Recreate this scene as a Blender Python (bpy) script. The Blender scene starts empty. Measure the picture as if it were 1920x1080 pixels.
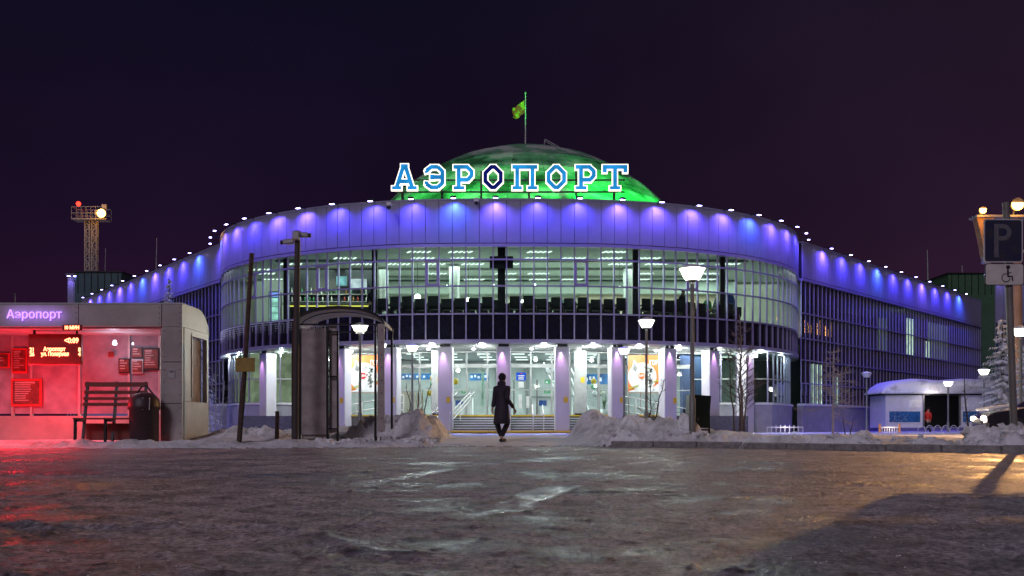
import bpy, math, random
import numpy as np
from mathutils import Vector, Matrix
random.seed(7)
S = bpy.context.scene
COL = S.collection

# ---------------------------------------------------------------- camera, sky, sun, exposure
EYE = 0.45
FPX = 1867.0
cam = bpy.data.cameras.new('camera'); cam_o = bpy.data.objects.new('camera', cam); COL.objects.link(cam_o)
cam_o.location = (0, 0, EYE); cam_o.rotation_euler = (math.radians(90), 0, 0)
cam.lens = 35.0; cam.sensor_width = 36.0; cam.shift_y = 0.1354; cam.clip_end = 3000; cam.clip_start = 0.1
S.camera = cam_o
W = bpy.data.worlds.new('World'); S.world = W; W.use_nodes = True
nt = W.node_tree; nt.nodes.clear()
out = nt.nodes.new('ShaderNodeOutputWorld'); bg = nt.nodes.new('ShaderNodeBackground')
tc = nt.nodes.new('ShaderNodeTexCoord'); sx = nt.nodes.new('ShaderNodeSeparateXYZ')
rz = nt.nodes.new('ShaderNodeValToRGB'); rx = nt.nodes.new('ShaderNodeValToRGB'); mx = nt.nodes.new('ShaderNodeMix'); mx.data_type = 'RGBA'
mx.blend_type = 'ADD'; ns = nt.nodes.new('ShaderNodeTexNoise'); ns.inputs['Scale'].default_value = 2.6; ns.inputs['Detail'].default_value = 6
mr = nt.nodes.new('ShaderNodeMapRange'); mr.inputs[1].default_value = 0.3; mr.inputs[2].default_value = 0.7; mr.inputs[3].default_value = 0.72; mr.inputs[4].default_value = 1.22
nt.links.new(tc.outputs['Generated'], sx.inputs[0]); nt.links.new(tc.outputs['Generated'], ns.inputs['Vector'])
nt.links.new(sx.outputs['Z'], rz.inputs[0])
e = rz.color_ramp.elements
e[0].position = 0.0; e[0].color = (0.024, 0.0055, 0.021, 1); e[1].position = 0.42; e[1].color = (0.0045, 0.0040, 0.0135, 1)
k = e.new(0.2); k.color = (0.0098, 0.0042, 0.0165, 1)
fx = nt.nodes.new('ShaderNodeMapRange'); fx.inputs[1].default_value = -0.1; fx.inputs[2].default_value = 0.75
nt.links.new(sx.outputs['X'], fx.inputs[0]); nt.links.new(fx.outputs[0], rx.inputs[0])
e = rx.color_ramp.elements; e[0].color = (0, 0, 0, 1); e[1].color = (0.014, 0.006, 0.008, 1)
mx.inputs[0].default_value = 1.0
nt.links.new(rz.outputs[0], mx.inputs[6]); nt.links.new(rx.outputs[0], mx.inputs[7])
nt.links.new(mx.outputs[2], bg.inputs[0]); nt.links.new(ns.outputs[0], mr.inputs[0]); nt.links.new(mr.outputs[0], bg.inputs[1])
nt.links.new(bg.outputs[0], out.inputs[0])
# the many street lamps of the car park behind the camera, taken together as one weak distant light
sun = bpy.data.lights.new('car_park_light', 'SUN'); sun.energy = 0.74; sun.angle = math.radians(14); sun.color = (0.93, 0.80, 1.0)
sun_o = bpy.data.objects.new('car_park_light', sun); COL.objects.link(sun_o)
sun_o.rotation_euler = (math.radians(58), 0, math.radians(-22))
S.view_settings.view_transform = 'Standard'; S.view_settings.look = 'None'
S.view_settings.exposure = 0.0; S.view_settings.gamma = 1.0; S.view_settings.use_curve_mapping = False
S.render.engine = 'CYCLES'
cy = S.cycles
cy.use_denoising = True; cy.max_bounces = 6; cy.diffuse_bounces = 3; cy.glossy_bounces = 3; cy.transmission_bounces = 4
cy.transparent_max_bounces = 14; cy.sample_clamp_indirect = 4.0; cy.caustics_reflective = False; cy.caustics_refractive = False
try:
    cy.denoiser = 'OPENIMAGEDENOISE'; cy.use_light_tree = True
except Exception: pass

# ---------------------------------------------------------------- helpers
def at(px, py, Y):
    """the point at depth Y that the photograph shows at pixel px, py"""
    return Vector(((px - 960) * Y / FPX, Y, EYE + (800 - py) * Y / FPX))
def atx(px, Y): return (px - 960) * Y / FPX

MATS = {}
def mat(name, col, rough=0.5, metal=0.0, var=0.12, nscale=3.0, bump=0.0, bscale=30.0, spec=None, col2=None, thr=None, coat=0.0):
    if name in MATS: return MATS[name]
    m = bpy.data.materials.new(name); m.use_nodes = True; n = m.node_tree; b = n.nodes['Principled BSDF']
    b.inputs['Roughness'].default_value = rough; b.inputs['Metallic'].default_value = metal
    if spec is not None: b.inputs['Specular IOR Level'].default_value = spec
    if coat: b.inputs['Coat Weight'].default_value = coat
    t = n.nodes.new('ShaderNodeTexCoord'); g = n.nodes.new('ShaderNodeNewGeometry')
    no = n.nodes.new('ShaderNodeTexNoise'); no.inputs['Scale'].default_value = nscale; no.inputs['Detail'].default_value = 6; no.inputs['Roughness'].default_value = 0.62
    n.links.new(g.outputs['Position'], no.inputs['Vector'])
    r = n.nodes.new('ShaderNodeValToRGB'); n.links.new(no.outputs[0], r.inputs[0])
    c2 = col2 if col2 else tuple(c * (1 - 2 * var) for c in col)
    lo, hi = thr if thr else (0.35, 0.65)
    r.color_ramp.elements[0].position = lo; r.color_ramp.elements[0].color = (*c2, 1)
    r.color_ramp.elements[1].position = hi; r.color_ramp.elements[1].color = (*col, 1)
    n.links.new(r.outputs[0], b.inputs['Base Color'])
    if bump:
        n2 = n.nodes.new('ShaderNodeTexNoise'); n2.inputs['Scale'].default_value = bscale; n2.inputs['Detail'].default_value = 4
        n.links.new(g.outputs['Position'], n2.inputs['Vector'])
        bp = n.nodes.new('ShaderNodeBump'); bp.inputs['Strength'].default_value = bump; bp.inputs['Distance'].default_value = 0.02
        n.links.new(n2.outputs[0], bp.inputs['Height']); n.links.new(bp.outputs[0], b.inputs['Normal'])
    MATS[name] = m; return m
def emis(name, col, s, through=0.0, var=0.0):
    if name in MATS: return MATS[name]
    m = bpy.data.materials.new(name); m.use_nodes = True; n = m.node_tree; n.nodes.clear()
    o = n.nodes.new('ShaderNodeOutputMaterial'); e = n.nodes.new('ShaderNodeEmission'); e.inputs[0].default_value = (*col, 1); e.inputs[1].default_value = s
    if var:
        g = n.nodes.new('ShaderNodeNewGeometry'); no = n.nodes.new('ShaderNodeTexNoise'); no.inputs['Scale'].default_value = 2.2
        n.links.new(g.outputs['Position'], no.inputs['Vector']); mp = n.nodes.new('ShaderNodeMapRange')
        mp.inputs[1].default_value = .3; mp.inputs[2].default_value = .7; mp.inputs[3].default_value = s * (1 - var); mp.inputs[4].default_value = s * (1 + var)
        n.links.new(no.outputs[0], mp.inputs[0]); n.links.new(mp.outputs[0], e.inputs[1])
    if through:
        t = n.nodes.new('ShaderNodeBsdfTransparent'); x = n.nodes.new('ShaderNodeMixShader'); x.inputs[0].default_value = through
        n.links.new(e.outputs[0], x.inputs[1]); n.links.new(t.outputs[0], x.inputs[2]); n.links.new(x.outputs[0], o.inputs[0])
    else: n.links.new(e.outputs[0], o.inputs[0])
    m.cycles.emission_sampling = 'NONE' if through or s < 8 else 'AUTO'
    MATS[name] = m; return m
def glass(name, tint, refl=1.0, rough=0.02, dirt=0.0, dirtcol=(.5, .5, .5)):
    m = bpy.data.materials.new(name); m.use_nodes = True; n = m.node_tree; n.nodes.clear()
    o = n.nodes.new('ShaderNodeOutputMaterial'); t = n.nodes.new('ShaderNodeBsdfTransparent'); t.inputs[0].default_value = (*tint, 1)
    g = n.nodes.new('ShaderNodeBsdfGlossy'); g.inputs['Roughness'].default_value = rough; g.inputs[0].default_value = (refl, refl, refl, 1)
    f = n.nodes.new('ShaderNodeFresnel'); bf = n.nodes.new('ShaderNodeNewGeometry'); im = n.nodes.new('ShaderNodeMapRange'); im.inputs[3].default_value = 1.52; im.inputs[4].default_value = 1 / 1.52; n.links.new(bf.outputs['Backfacing'], im.inputs[0]); n.links.new(im.outputs[0], f.inputs[0]); x = n.nodes.new('ShaderNodeMixShader')
    n.links.new(f.outputs[0], x.inputs[0]); n.links.new(t.outputs[0], x.inputs[1]); n.links.new(g.outputs[0], x.inputs[2])
    last = x
    if dirt:
        d = n.nodes.new('ShaderNodeBsdfDiffuse'); d.inputs[0].default_value = (*dirtcol, 1)
        geo = n.nodes.new('ShaderNodeNewGeometry'); no = n.nodes.new('ShaderNodeTexNoise'); no.inputs['Scale'].default_value = 3.5; no.inputs['Detail'].default_value = 6
        n.links.new(geo.outputs['Position'], no.inputs['Vector']); mp = n.nodes.new('ShaderNodeMapRange')
        mp.inputs[1].default_value = .3; mp.inputs[2].default_value = .7; mp.inputs[3].default_value = dirt * .7; mp.inputs[4].default_value = min(1, dirt * 1.3)
        n.links.new(no.outputs[0], mp.inputs[0]); y = n.nodes.new('ShaderNodeMixShader'); n.links.new(mp.outputs[0], y.inputs[0])
        n.links.new(x.outputs[0], y.inputs[1]); n.links.new(d.outputs[0], y.inputs[2]); last = y
    n.links.new(last.outputs[0], o.inputs[0]); MATS[name] = m; return m

def tag(o, label=None, cat=None, group=None, kind=None):
    if label: o['label'] = label
    if cat: o['category'] = cat
    if group: o['group'] = group
    if kind: o['kind'] = kind
    return o
def thing(name, label, cat, loc=(0, 0, 0), rz=0, group=None):
    o = bpy.data.objects.new(name, None); COL.objects.link(o); o.location = loc; o.rotation_euler = (0, 0, rz); o.empty_display_size = .2
    return tag(o, label, cat, group)

class MB:
    """collects shapes and links them as ONE mesh object"""
    def __init__(s): s.v = []; s.f = []; s.sm = []
    def add(s, vs, fs, smooth=False):
        k = len(s.v); s.v += [tuple(v) for v in vs]; s.f += [tuple(i + k for i in f) for f in fs]; s.sm += [smooth] * len(fs); return s
    def box(s, c, d, rz=0, M=None, bev=0):
        x, y, z = (a / 2 for a in d)
        if bev:
            b = bev; ring = lambda zz, q: [(-x + b, -y + q, zz), (x - b, -y + q, zz), (x - q, -y + b, zz), (x - q, y - b, zz), (x - b, y - q, zz), (-x + b, y - q, zz), (-x + q, y - b, zz), (-x + q, -y + b, zz)]
            vs = ring(-z, b * .999) ; vs = [(a * (x - b) / x, c2 * (y - b) / y, zz) for a, c2, zz in ring(-z, 0)] + ring(-z + b, 0) + ring(z - b, 0) + [(a * (x - b) / x, c2 * (y - b) / y, zz) for a, c2, zz in ring(z, 0)]
            fs = [tuple(range(7, -1, -1)), tuple(range(24, 32))]
            for k in range(3):
                for i in range(8): j = (i + 1) % 8; fs.append((k * 8 + i, k * 8 + j, k * 8 + 8 + j, k * 8 + 8 + i))
        else:
            vs = [(-x, -y, -z), (x, -y, -z), (x, y, -z), (-x, y, -z), (-x, -y, z), (x, -y, z), (x, y, z), (-x, y, z)]
            fs = [(3, 2, 1, 0), (4, 5, 6, 7), (0, 1, 5, 4), (1, 2, 6, 5), (2, 3, 7, 6), (3, 0, 4, 7)]
        R = M if M is not None else Matrix.Rotation(rz, 3, 'Z')
        return s.add([Vector(c) + R @ Vector(p) for p in vs], fs)
    def bar(s, a, b, w, h=None, up=(0, 0, 1)):
        a = Vector(a); b = Vector(b); h = h or w; d = b - a; L = d.length; d.normalize(); u = Vector(up)
        if abs(d.dot(u)) > .98: u = Vector((0, 1, 0))
        r = d.cross(u).normalized(); u = r.cross(d); M = Matrix((r, d, u)).transposed()
        return s.box((a + b) / 2, (w, L, h), M=M)
    def tube(s, pts, r, n=8, caps=True, smooth=True):
        pts = [Vector(p) for p in pts]; rs = r if isinstance(r, (list, tuple)) else [r] * len(pts); vs = []; fs = []
        ref = None
        for i, p in enumerate(pts):
            d = (pts[min(i + 1, len(pts) - 1)] - pts[max(i - 1, 0)]).normalized()
            if ref is None: ref = Vector((1, 0, 0)) if abs(d.x) < .9 else Vector((0, 1, 0))
            a = (ref - d * ref.dot(d)).normalized(); ref = a; b = d.cross(a)
            for k in range(n):
                t = 2 * math.pi * k / n; vs.append(p + (a * math.cos(t) + b * math.sin(t)) * rs[i])
        for i in range(len(pts) - 1):
            for k in range(n): j = (k + 1) % n; fs.append((i * n + k, i * n + j, (i + 1) * n + j, (i + 1) * n + k))
        s.add(vs, fs, smooth)
        if caps and n > 3:
            m = len(pts) - 1; s.add([vs[k] for k in range(n)], [tuple(range(n - 1, -1, -1))]); s.add([vs[m * n + k] for k in range(n)], [tuple(range(n))])
        return s
    def lathe(s, prof, c=(0, 0, 0), n=20, smooth=True):
        vs = []; fs = []; c = Vector(c)
        for r, z in prof:
            for k in range(n): t = 2 * math.pi * k / n; vs.append(c + Vector((r * math.cos(t), r * math.sin(t), z)))
        for i in range(len(prof) - 1):
            for k in range(n): j = (k + 1) % n; fs.append((i * n + k, i * n + j, (i + 1) * n + j, (i + 1) * n + k))
        return s.add(vs, fs, smooth)
    def prism(s, poly, y0, y1, M=None):
        """poly in x, z extruded along y"""
        n = len(poly); vs = [(x, y0, z) for x, z in poly] + [(x, y1, z) for x, z in poly]
        fs = [tuple(range(n)), tuple(range(2 * n - 1, n - 1, -1))] + [(i + n, (i + 1) % n + n, (i + 1) % n, i) for i in range(n)]
        if M is not None: vs = [M @ Vector(v) for v in vs]
        return s.add(vs, fs)
    def ball(s, c, r, n=10, m=6, sc=(1, 1, 1)):
        prof = []; vs = []; fs = []
        for i in range(m + 1):
            a = math.pi * i / m - math.pi / 2
            for k in range(n): t = 2 * math.pi * k / n; vs.append((c[0] + sc[0] * r * math.cos(a) * math.cos(t), c[1] + sc[1] * r * math.cos(a) * math.sin(t), c[2] + sc[2] * r * math.sin(a)))
        for i in range(m):
            for k in range(n): j = (k + 1) % n; fs.append((i * n + k, i * n + j, (i + 1) * n + j, (i + 1) * n + k))
        return s.add(vs, fs, True)
    def mesh(s, name, m, off=None):
        me = bpy.data.meshes.new(name); v = s.v
        if off is not None: v = [(a - off[0], b - off[1], c - off[2]) for a, b, c in v]
        me.from_pydata(v, [], s.f); me.polygons.foreach_set('use_smooth', s.sm); me.update()
        if m is not None: me.materials.append(m)
        return me
    def build(s, name, m, parent=None, world=False):
        """world=True: the shapes were given in world coordinates though the parent is not at the origin"""
        off = None
        if world and parent is not None:
            q = parent
            off = Vector((0, 0, 0))
            while q is not None: off += Vector(q.location); q = q.parent
        o = bpy.data.objects.new(name, s.mesh(name, m, off)); COL.objects.link(o)
        if parent is not None: o.parent = parent
        return o
def inst(name, me, parent, loc, rot=(0, 0, 0), sc=(1, 1, 1)):
    o = bpy.data.objects.new(name, me); COL.objects.link(o); o.parent = parent
    o.location = loc; o.rotation_euler = rot; o.scale = sc; return o
def copy_tree(o, parent=None, loc=None, rz=None, label=None, group=None):
    c = o.copy(); COL.objects.link(c)
    if parent is not None: c.parent = parent
    if loc is not None: c.location = loc
    if rz is not None: c.rotation_euler = (0, 0, rz)
    if label: c['label'] = label
    if group: c['group'] = group
    for ch in list(o.children): copy_tree(ch, c)
    return c
def lamp(name, kind, loc, power, col, parent=None, size=.08, aim=None, cone=80, blend=.6, sx_=1, sy_=1, world=True):
    l = bpy.data.lights.new(name, kind); l.energy = power; l.color = col
    if kind in ('POINT', 'SPOT'): l.shadow_soft_size = size
    if kind == 'SPOT': l.spot_size = math.radians(cone); l.spot_blend = blend
    if kind == 'AREA': l.shape = 'RECTANGLE'; l.size = sx_; l.size_y = sy_
    o = bpy.data.objects.new(name, l); COL.objects.link(o); loc = Vector(loc)
    if aim is not None: o.rotation_euler = (Vector(aim) - loc).to_track_quat('-Z', 'Y').to_euler()
    if parent is not None:
        o.parent = parent
        if world:
            q = parent; off = Vector((0, 0, 0))
            while q is not None: off += Vector(q.location); q = q.parent
            loc = loc - off
    o.location = loc; return o
def text_mesh(body, size, m, name, parent, loc, depth=.01, rot=(math.radians(90), 0, 0), align='CENTER', bold=0.0, sx_=1.0):
    c = bpy.data.curves.new(name, 'FONT'); c.body = body; c.size = size; c.extrude = depth; c.align_x = align; c.resolution_u = 3; c.offset = bold
    t = bpy.data.objects.new(name, c); COL.objects.link(t); bpy.context.view_layer.update()
    me = bpy.data.meshes.new_from_object(t.evaluated_get(bpy.context.evaluated_depsgraph_get())); bpy.data.objects.remove(t)
    me.materials.clear(); me.materials.append(m)
    o = bpy.data.objects.new(name, me); COL.objects.link(o); o.location = loc; o.rotation_euler = rot; o.scale = (sx_, 1, 1)
    if parent is not None: o.parent = parent
    return o
def vnoise(x, y, seed=0):
    """smooth value noise on arrays"""
    xi = np.floor(x).astype(np.int64); yi = np.floor(y).astype(np.int64); fx_ = x - xi; fy_ = y - yi
    fx_ = fx_ * fx_ * (3 - 2 * fx_); fy_ = fy_ * fy_ * (3 - 2 * fy_)
    def h(a, b):
        n = (a * 374761393 + b * 668265263 + seed * 974634777) & 0xffffffff
        n = ((n ^ (n >> 13)) * 1274126177) & 0xffffffff
        return ((n ^ (n >> 16)) & 0xffff) / 65535.0
    a = h(xi, yi); b = h(xi + 1, yi); c = h(xi, yi + 1); d = h(xi + 1, yi + 1)
    return (a * (1 - fx_) + b * fx_) * (1 - fy_) + (c * (1 - fx_) + d * fx_) * fy_
def fbm(x, y, oct=4, seed=0):
    t = 0; a = .5; s = 0
    for i in range(oct): t = t + a * vnoise(x, y, seed + i); s += a; a *= .5; x = x * 2.03 + 5.1; y = y * 2.03 + 1.7
    return t / s

# ---------------------------------------------------------------- materials
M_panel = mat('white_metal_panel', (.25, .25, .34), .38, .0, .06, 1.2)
M_frame = mat('violet_lit_aluminium', (.33, .30, .46), .35, .3, .05)  # lilac tint carries the violet flood light; bare frame colour unknown
M_column = mat('column_cladding', (.58, .55, .62), .4, 0, .04, 1.0)
M_dark = mat('dark_metal', (.02, .02, .022), .45, .5, .1)
M_black = mat('matt_black', (.008, .008, .01), .6)
M_grey = mat('grey_metal', (.20, .20, .20), .45, .4, .15)
M_lgrey = mat('pale_grey_metal', (.45, .46, .46), .4, .2, .1)
M_wall = mat('inner_wall', (.66, .65, .55), .8, 0, .06)
M_wallw = mat('white_inner_wall', (.62, .64, .60), .7, 0, .05)
M_peach = mat('peach_inner_wall', (.66, .54, .42), .8, 0, .06)
M_ceil = mat('ceiling_tiles', (.58, .64, .61), .7, 0, .05)
M_floor_in = mat('dark_floor_covering', (.10, .10, .10), .5)
M_soffit = mat('soffit_slats', (.40, .41, .41), .35, .4, .1)
M_plinth = mat('plinth_render', (.34, .33, .40), .8, 0, .1, 2, .3, 20)
M_yellow = mat('yellow_paint', (.75, .50, .03), .5, 0, .1)
M_step = mat('step_stone', (.13, .13, .13), .7, 0, .2, 8)
M_stepsnow = mat('trodden_snow', (.75, .77, .80), .7, 0, .1, 9)
M_kerb = mat('kerb_concrete', (.36, .35, .33), .85, 0, .25, 9, .5, 40)
M_wood = mat('weathered_wood', (.09, .06, .045), .8, 0, .3, 12, .4, 40)
M_bark = mat('bark', (.10, .08, .07), .85, 0, .3, 10)
M_frost = mat('frosted_twigs', (.50, .50, .55), .8, 0, .2, 4)
M_needle = mat('frosted_needles', (.78, .79, .84), .9, 0, .35, 2.5, col2=(.10, .13, .12), thr=(.30, .44))
M_blue = mat('blue_panel', (.03, .10, .42), .35, 0, .25, 5)
M_ocean = mat('blue_film', (.03, .16, .42), .3, 0, .3, 7)
M_white = mat('white_paint', (.78, .78, .78), .45)
M_orange = mat('orange_print', (.85, .20, .05), .5, 0, .08)
M_green = mat('green_print', (.05, .45, .18), .5)
M_red = mat('red_print', (.6, .03, .03), .5)
M_teal = mat('teal_cladding', (.03, .09, .10), .5)
G_win = glass('window_glass', (.74, .84, .80), .9)
G_dark = glass('tinted_glass', (.10, .11, .14), .9)
G_shel = glass('frosty_shelter_glass', (.45, .43, .43), .5, .25, .82, (.46, .41, .39))
G_plain = glass('clear_glass', (.9, .95, .95), .8)
E_led = emis('flood_lens', (.42, .36, 1.0), 20)
E_white = emis('downlight_lens', (.92, 1.0, .97), 16)
E_tube = emis('ceiling_light_diffuser', (.92, 1.0, .94), 2.0)
E_bowl = emis('lamp_bowl_lit', (1.0, 1.0, .86), 6.5, .35)
E_sod = emis('sodium_lens', (1.0, .46, .08), 14)
E_red = emis('red_beacon', (1, .02, .01), 8)
E_board = emis('led_red', (1.0, .22, .10), 7)
E_pink = emis('violet_letter', (.42, .20, 1.0), 2.4)
E_rim = emis('letter_rim_light', (1.0, .93, .78), 2.0)
E_let = emis('letter_face_blue', (.02, .33, .80), .85, 0, .3)
E_letd = emis('letter_face_faint_glow', (.006, .010, .16), .8)  # dark blue of this dim face is given as a faint glow
E_warm = emis('warm_string_and_sign_glow', (1.0, .45, .08), 5)
E_screen = emis('screen_picture', (.35, .75, .85), .9, 0, .5)

def snow_mat(name, clean, dirty, lo, hi, sc=1.3, bump=.5, bs=14, rough=.75, sss=0):
    m = bpy.data.materials.new(name); m.use_nodes = True; n = m.node_tree; b = n.nodes['Principled BSDF']
    g = n.nodes.new('ShaderNodeNewGeometry'); a = n.nodes.new('ShaderNodeTexNoise'); a.inputs['Scale'].default_value = sc; a.inputs['Detail'].default_value = 8; a.inputs['Roughness'].default_value = .68
    n.links.new(g.outputs['Position'], a.inputs['Vector']); r = n.nodes.new('ShaderNodeValToRGB')
    r.color_ramp.elements[0].position = lo; r.color_ramp.elements[0].color = (*dirty, 1); r.color_ramp.elements[1].position = hi; r.color_ramp.elements[1].color = (*clean, 1)
    n.links.new(a.outputs[0], r.inputs[0]); n.links.new(r.outputs[0], b.inputs['Base Color']); b.inputs['Roughness'].default_value = rough
    c = n.nodes.new('ShaderNodeTexNoise'); c.inputs['Scale'].default_value = bs; c.inputs['Detail'].default_value = 6; n.links.new(g.outputs['Position'], c.inputs['Vector'])
    bp = n.nodes.new('ShaderNodeBump'); bp.inputs['Strength'].default_value = bump; bp.inputs['Distance'].default_value = .05
    n.links.new(c.outputs[0], bp.inputs['Height']); n.links.new(bp.outputs[0], b.inputs['Normal']); return m
M_snow = snow_mat('snow', (.78, .79, .82), (.36, .35, .33), .30, .46, 1.1)
M_bank = snow_mat('dirty_snow_bank', (.88, .90, .92), (.46, .47, .45), .32, .56, 1.9, .8, 12)

def road_mat():
    m = bpy.data.materials.new('icy_road'); m.use_nodes = True; n = m.node_tree; b = n.nodes['Principled BSDF']; L = n.links.new
    g = n.nodes.new('ShaderNodeNewGeometry'); mp = n.nodes.new('ShaderNodeMapping'); mp.inputs['Scale'].default_value = (1.0, .8, 1); mp.inputs['Rotation'].default_value = (0, 0, .1)
    L(g.outputs['Position'], mp.inputs[0])
    def noise(s, d, r=.6):
        q = n.nodes.new('ShaderNodeTexNoise'); q.inputs['Scale'].default_value = s; q.inputs['Detail'].default_value = d; q.inputs['Roughness'].default_value = r; L(mp.outputs[0], q.inputs['Vector']); return q
    def ramp(src, p0, c0, p1, c1):
        q = n.nodes.new('ShaderNodeValToRGB'); q.color_ramp.elements[0].position = p0; q.color_ramp.elements[1].position = p1
        q.color_ramp.elements[0].color = (*c0, 1); q.color_ramp.elements[1].color = (*c1, 1); L(src, q.inputs[0]); return q
    big = noise(.75, 10, .74); fine = noise(34, 6, .72); mid = noise(4.2, 8, .74)
    vor = n.nodes.new('ShaderNodeTexNoise'); vor.inputs['Scale'].default_value = 11; vor.inputs['Detail'].default_value = 10; vor.inputs['Roughness'].default_value = .85; L(mp.outputs[0], vor.inputs['Vector'])
    c4 = ramp(vor.outputs[0], .40, (.25, .25, .26), .47, (1, 1, 1))
    c1 = ramp(big.outputs[0], .40, (.18, .16, .17), .55, (.58, .53, .55))
    c2 = ramp(fine.outputs[0], .38, (.36, .36, .36), .60, (1.3, 1.3, 1.3))
    mu = n.nodes.new('ShaderNodeMix'); mu.data_type = 'RGBA'; mu.blend_type = 'MULTIPLY'; mu.inputs[0].default_value = 1; L(c1.outputs[0], mu.inputs[6]); L(c2.outputs[0], mu.inputs[7])
    c3 = ramp(mid.outputs[0], .40, (.40, .40, .42), .54, (1.1, 1.1, 1.1))
    mv = n.nodes.new('ShaderNodeMix'); mv.data_type = 'RGBA'; mv.blend_type = 'MULTIPLY'; mv.inputs[0].default_value = .8; L(mu.outputs[2], mv.inputs[6]); L(c3.outputs[0], mv.inputs[7])
    ta = n.nodes.new('ShaderNodeAttribute'); ta.attribute_name = 'track'; ti = n.nodes.new('ShaderNodeMix'); ti.data_type = 'RGBA'
    tf = n.nodes.new('ShaderNodeMath'); tf.operation = 'MULTIPLY'; tf.inputs[1].default_value = .4; L(ta.outputs['Fac'], tf.inputs[0]); L(tf.outputs[0], ti.inputs[0]); mw = n.nodes.new('ShaderNodeMix'); mw.data_type = 'RGBA'; mw.blend_type = 'MULTIPLY'; mw.inputs[0].default_value = .9; L(mv.outputs[2], mw.inputs[6]); L(c4.outputs[0], mw.inputs[7]); L(mw.outputs[2], ti.inputs[6]); ti.inputs[7].default_value = (.33, .33, .36, 1)
    L(ti.outputs[2], b.inputs['Base Color'])
    ro = ramp(big.outputs[0], .38, (.30,) * 3, .52, (.62,) * 3)
    rm_ = n.nodes.new('ShaderNodeMix'); L(ta.outputs['Fac'], rm_.inputs[0]); L(ro.outputs[0], rm_.inputs[2]); rm_.inputs[3].default_value = .26; L(rm_.outputs[0], b.inputs['Roughness'])
    ad = n.nodes.new('ShaderNodeMath'); ad.operation = 'ADD'; L(fine.outputs[0], ad.inputs[0]); L(mid.outputs[0], ad.inputs[1])
    bp = n.nodes.new('ShaderNodeBump'); bp.inputs['Strength'].default_value = .9; bp.inputs['Distance'].default_value = .012; L(ad.outputs[0], bp.inputs['Height']); L(bp.outputs[0], b.inputs['Normal'])
    return m
M_road = road_mat()
def dome_mat():
    m = bpy.data.materials.new('snowy_dome_panel'); m.use_nodes = True; n = m.node_tree; b = n.nodes['Principled BSDF']; L = n.links.new
    g = n.nodes.new('ShaderNodeNewGeometry'); a = n.nodes.new('ShaderNodeTexNoise'); a.inputs['Scale'].default_value = .42; a.inputs['Detail'].default_value = 7; a.inputs['Roughness'].default_value = .62
    mp = n.nodes.new('ShaderNodeMapping'); mp.inputs['Scale'].default_value = (1, 1, 2.1); L(g.outputs['Position'], mp.inputs[0]); L(mp.outputs[0], a.inputs['Vector'])
    r = n.nodes.new('ShaderNodeValToRGB'); L(a.outputs[0], r.inputs[0]); e = r.color_ramp.elements
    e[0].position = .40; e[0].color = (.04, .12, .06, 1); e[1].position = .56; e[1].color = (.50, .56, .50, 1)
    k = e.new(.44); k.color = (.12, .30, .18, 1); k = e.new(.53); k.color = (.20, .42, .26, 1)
    L(r.outputs[0], b.inputs['Base Color']); b.inputs['Roughness'].default_value = .45; return m
M_dome = dome_mat()

# ---------------------------------------------------------------- ground: road, pavement and snow banks
KX = [-40, -14, -6, -3, -1, 1, 2.6, 4, 6, 8.2, 10, 14, 40]
KY = [20.2, 20.3, 20.5, 21.1, 22.4, 22.7, 21.9, 21.0, 19.0, 17.0, 15.9, 14.6, 10]
def kerb_y(x): return np.interp(x, KX, KY)
BANKS = [  # x, y, radius x, radius y, height
    (-6.3, 22.9, .75, .8, .34), (-5.3, 22.8, .55, .7, .26), (-4.7, 24.0, .8, .7, .3),
    (-3.5, 24.0, .42, .7, .56), (-3.0, 24.2, .35, .5, .40), (-2.4, 24.0, .50, .7, .60), (-1.95, 23.9, .42, .6, .36), (-2.0, 26.5, .75, 1.6, .55), (-1.75, 29, .45, 2.6, .30), (-4.5, 28, 2.6, 2.2, .35),
    (1.95, 26.8, .55, 1.6, .55), (2.7, 27.2, .8, 1.6, .52), (2.3, 24.0, .5, .9, .38), (2.9, 23.1, .5, .7, .46), (3.6, 22.7, .42, .6, .44), (4.05, 22.6, .3, .45, .42), (3.3, 24.6, 1.1, 1.2, .42), (5.0, 24.5, 1.0, 1.2, .18),
    (4.9, 21.8, 1.0, .5, .14), (6.3, 20.3, .9, .6, .16), (6.9, 19.6, .25, .25, .22), (7.6, 19.3, .5, .5, .14), (8.6, 18.0, .38, .4, .34), (9.1, 17.8, .35, .35, .26), (9.8, 17.3, .8, .5, .26), (11, 16.8, 1.2, .6, .3),
    (8.0, 24, 3.0, 2.5, .12), (-9, 24.5, 2.0, 1.0, .3)]
TRACKS = [[(-2.6, 3.2), (-2.05, 4.3), (-1.5, 5.6), (-1.22, 7.2), (-1.05, 8.6), (-.6, 11), (.5, 14), (2.6, 18)],
          [(-.9, 3.2), (-.5, 4.3), (.0, 5.6), (.3, 7.2), (.5, 8.6), (1.0, 11), (2.2, 14), (4.6, 17.2)],
          [(5.2, 6.0), (2.6, 6.55), (.6, 6.7), (-2.2, 6.3), (-5.5, 6.1)], [(9, 9.0), (4, 9.6), (0, 9.9), (-4, 9.4), (-9, 9.6)],
          [(12, 12.2), (5, 12.9), (0, 13.3), (-6, 13.0), (-14, 13.2)], [(14, 14.8), (5, 15.8), (0, 16.9), (-8, 16.6), (-14, 16.8)]]
RIDGE = [(-2.7, 4.6), (-1.9, 4.35), (-1.4, 4.5), (-1.0, 4.42), (-.75, 4.0), (-.55, 3.6), (-.3, 3.45)]
def dist(P, x, y):
    d = np.full(x.shape, 1e9)
    for (ax, ay), (bx, by) in zip(P, P[1:]):
        L = (bx - ax) ** 2 + (by - ay) ** 2; t = np.clip(((x - ax) * (bx - ax) + (y - ay) * (by - ay)) / L, 0, 1)
        d = np.minimum(d, np.hypot(x - ax - t * (bx - ax), y - ay - t * (by - ay)))
    return d
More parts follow.
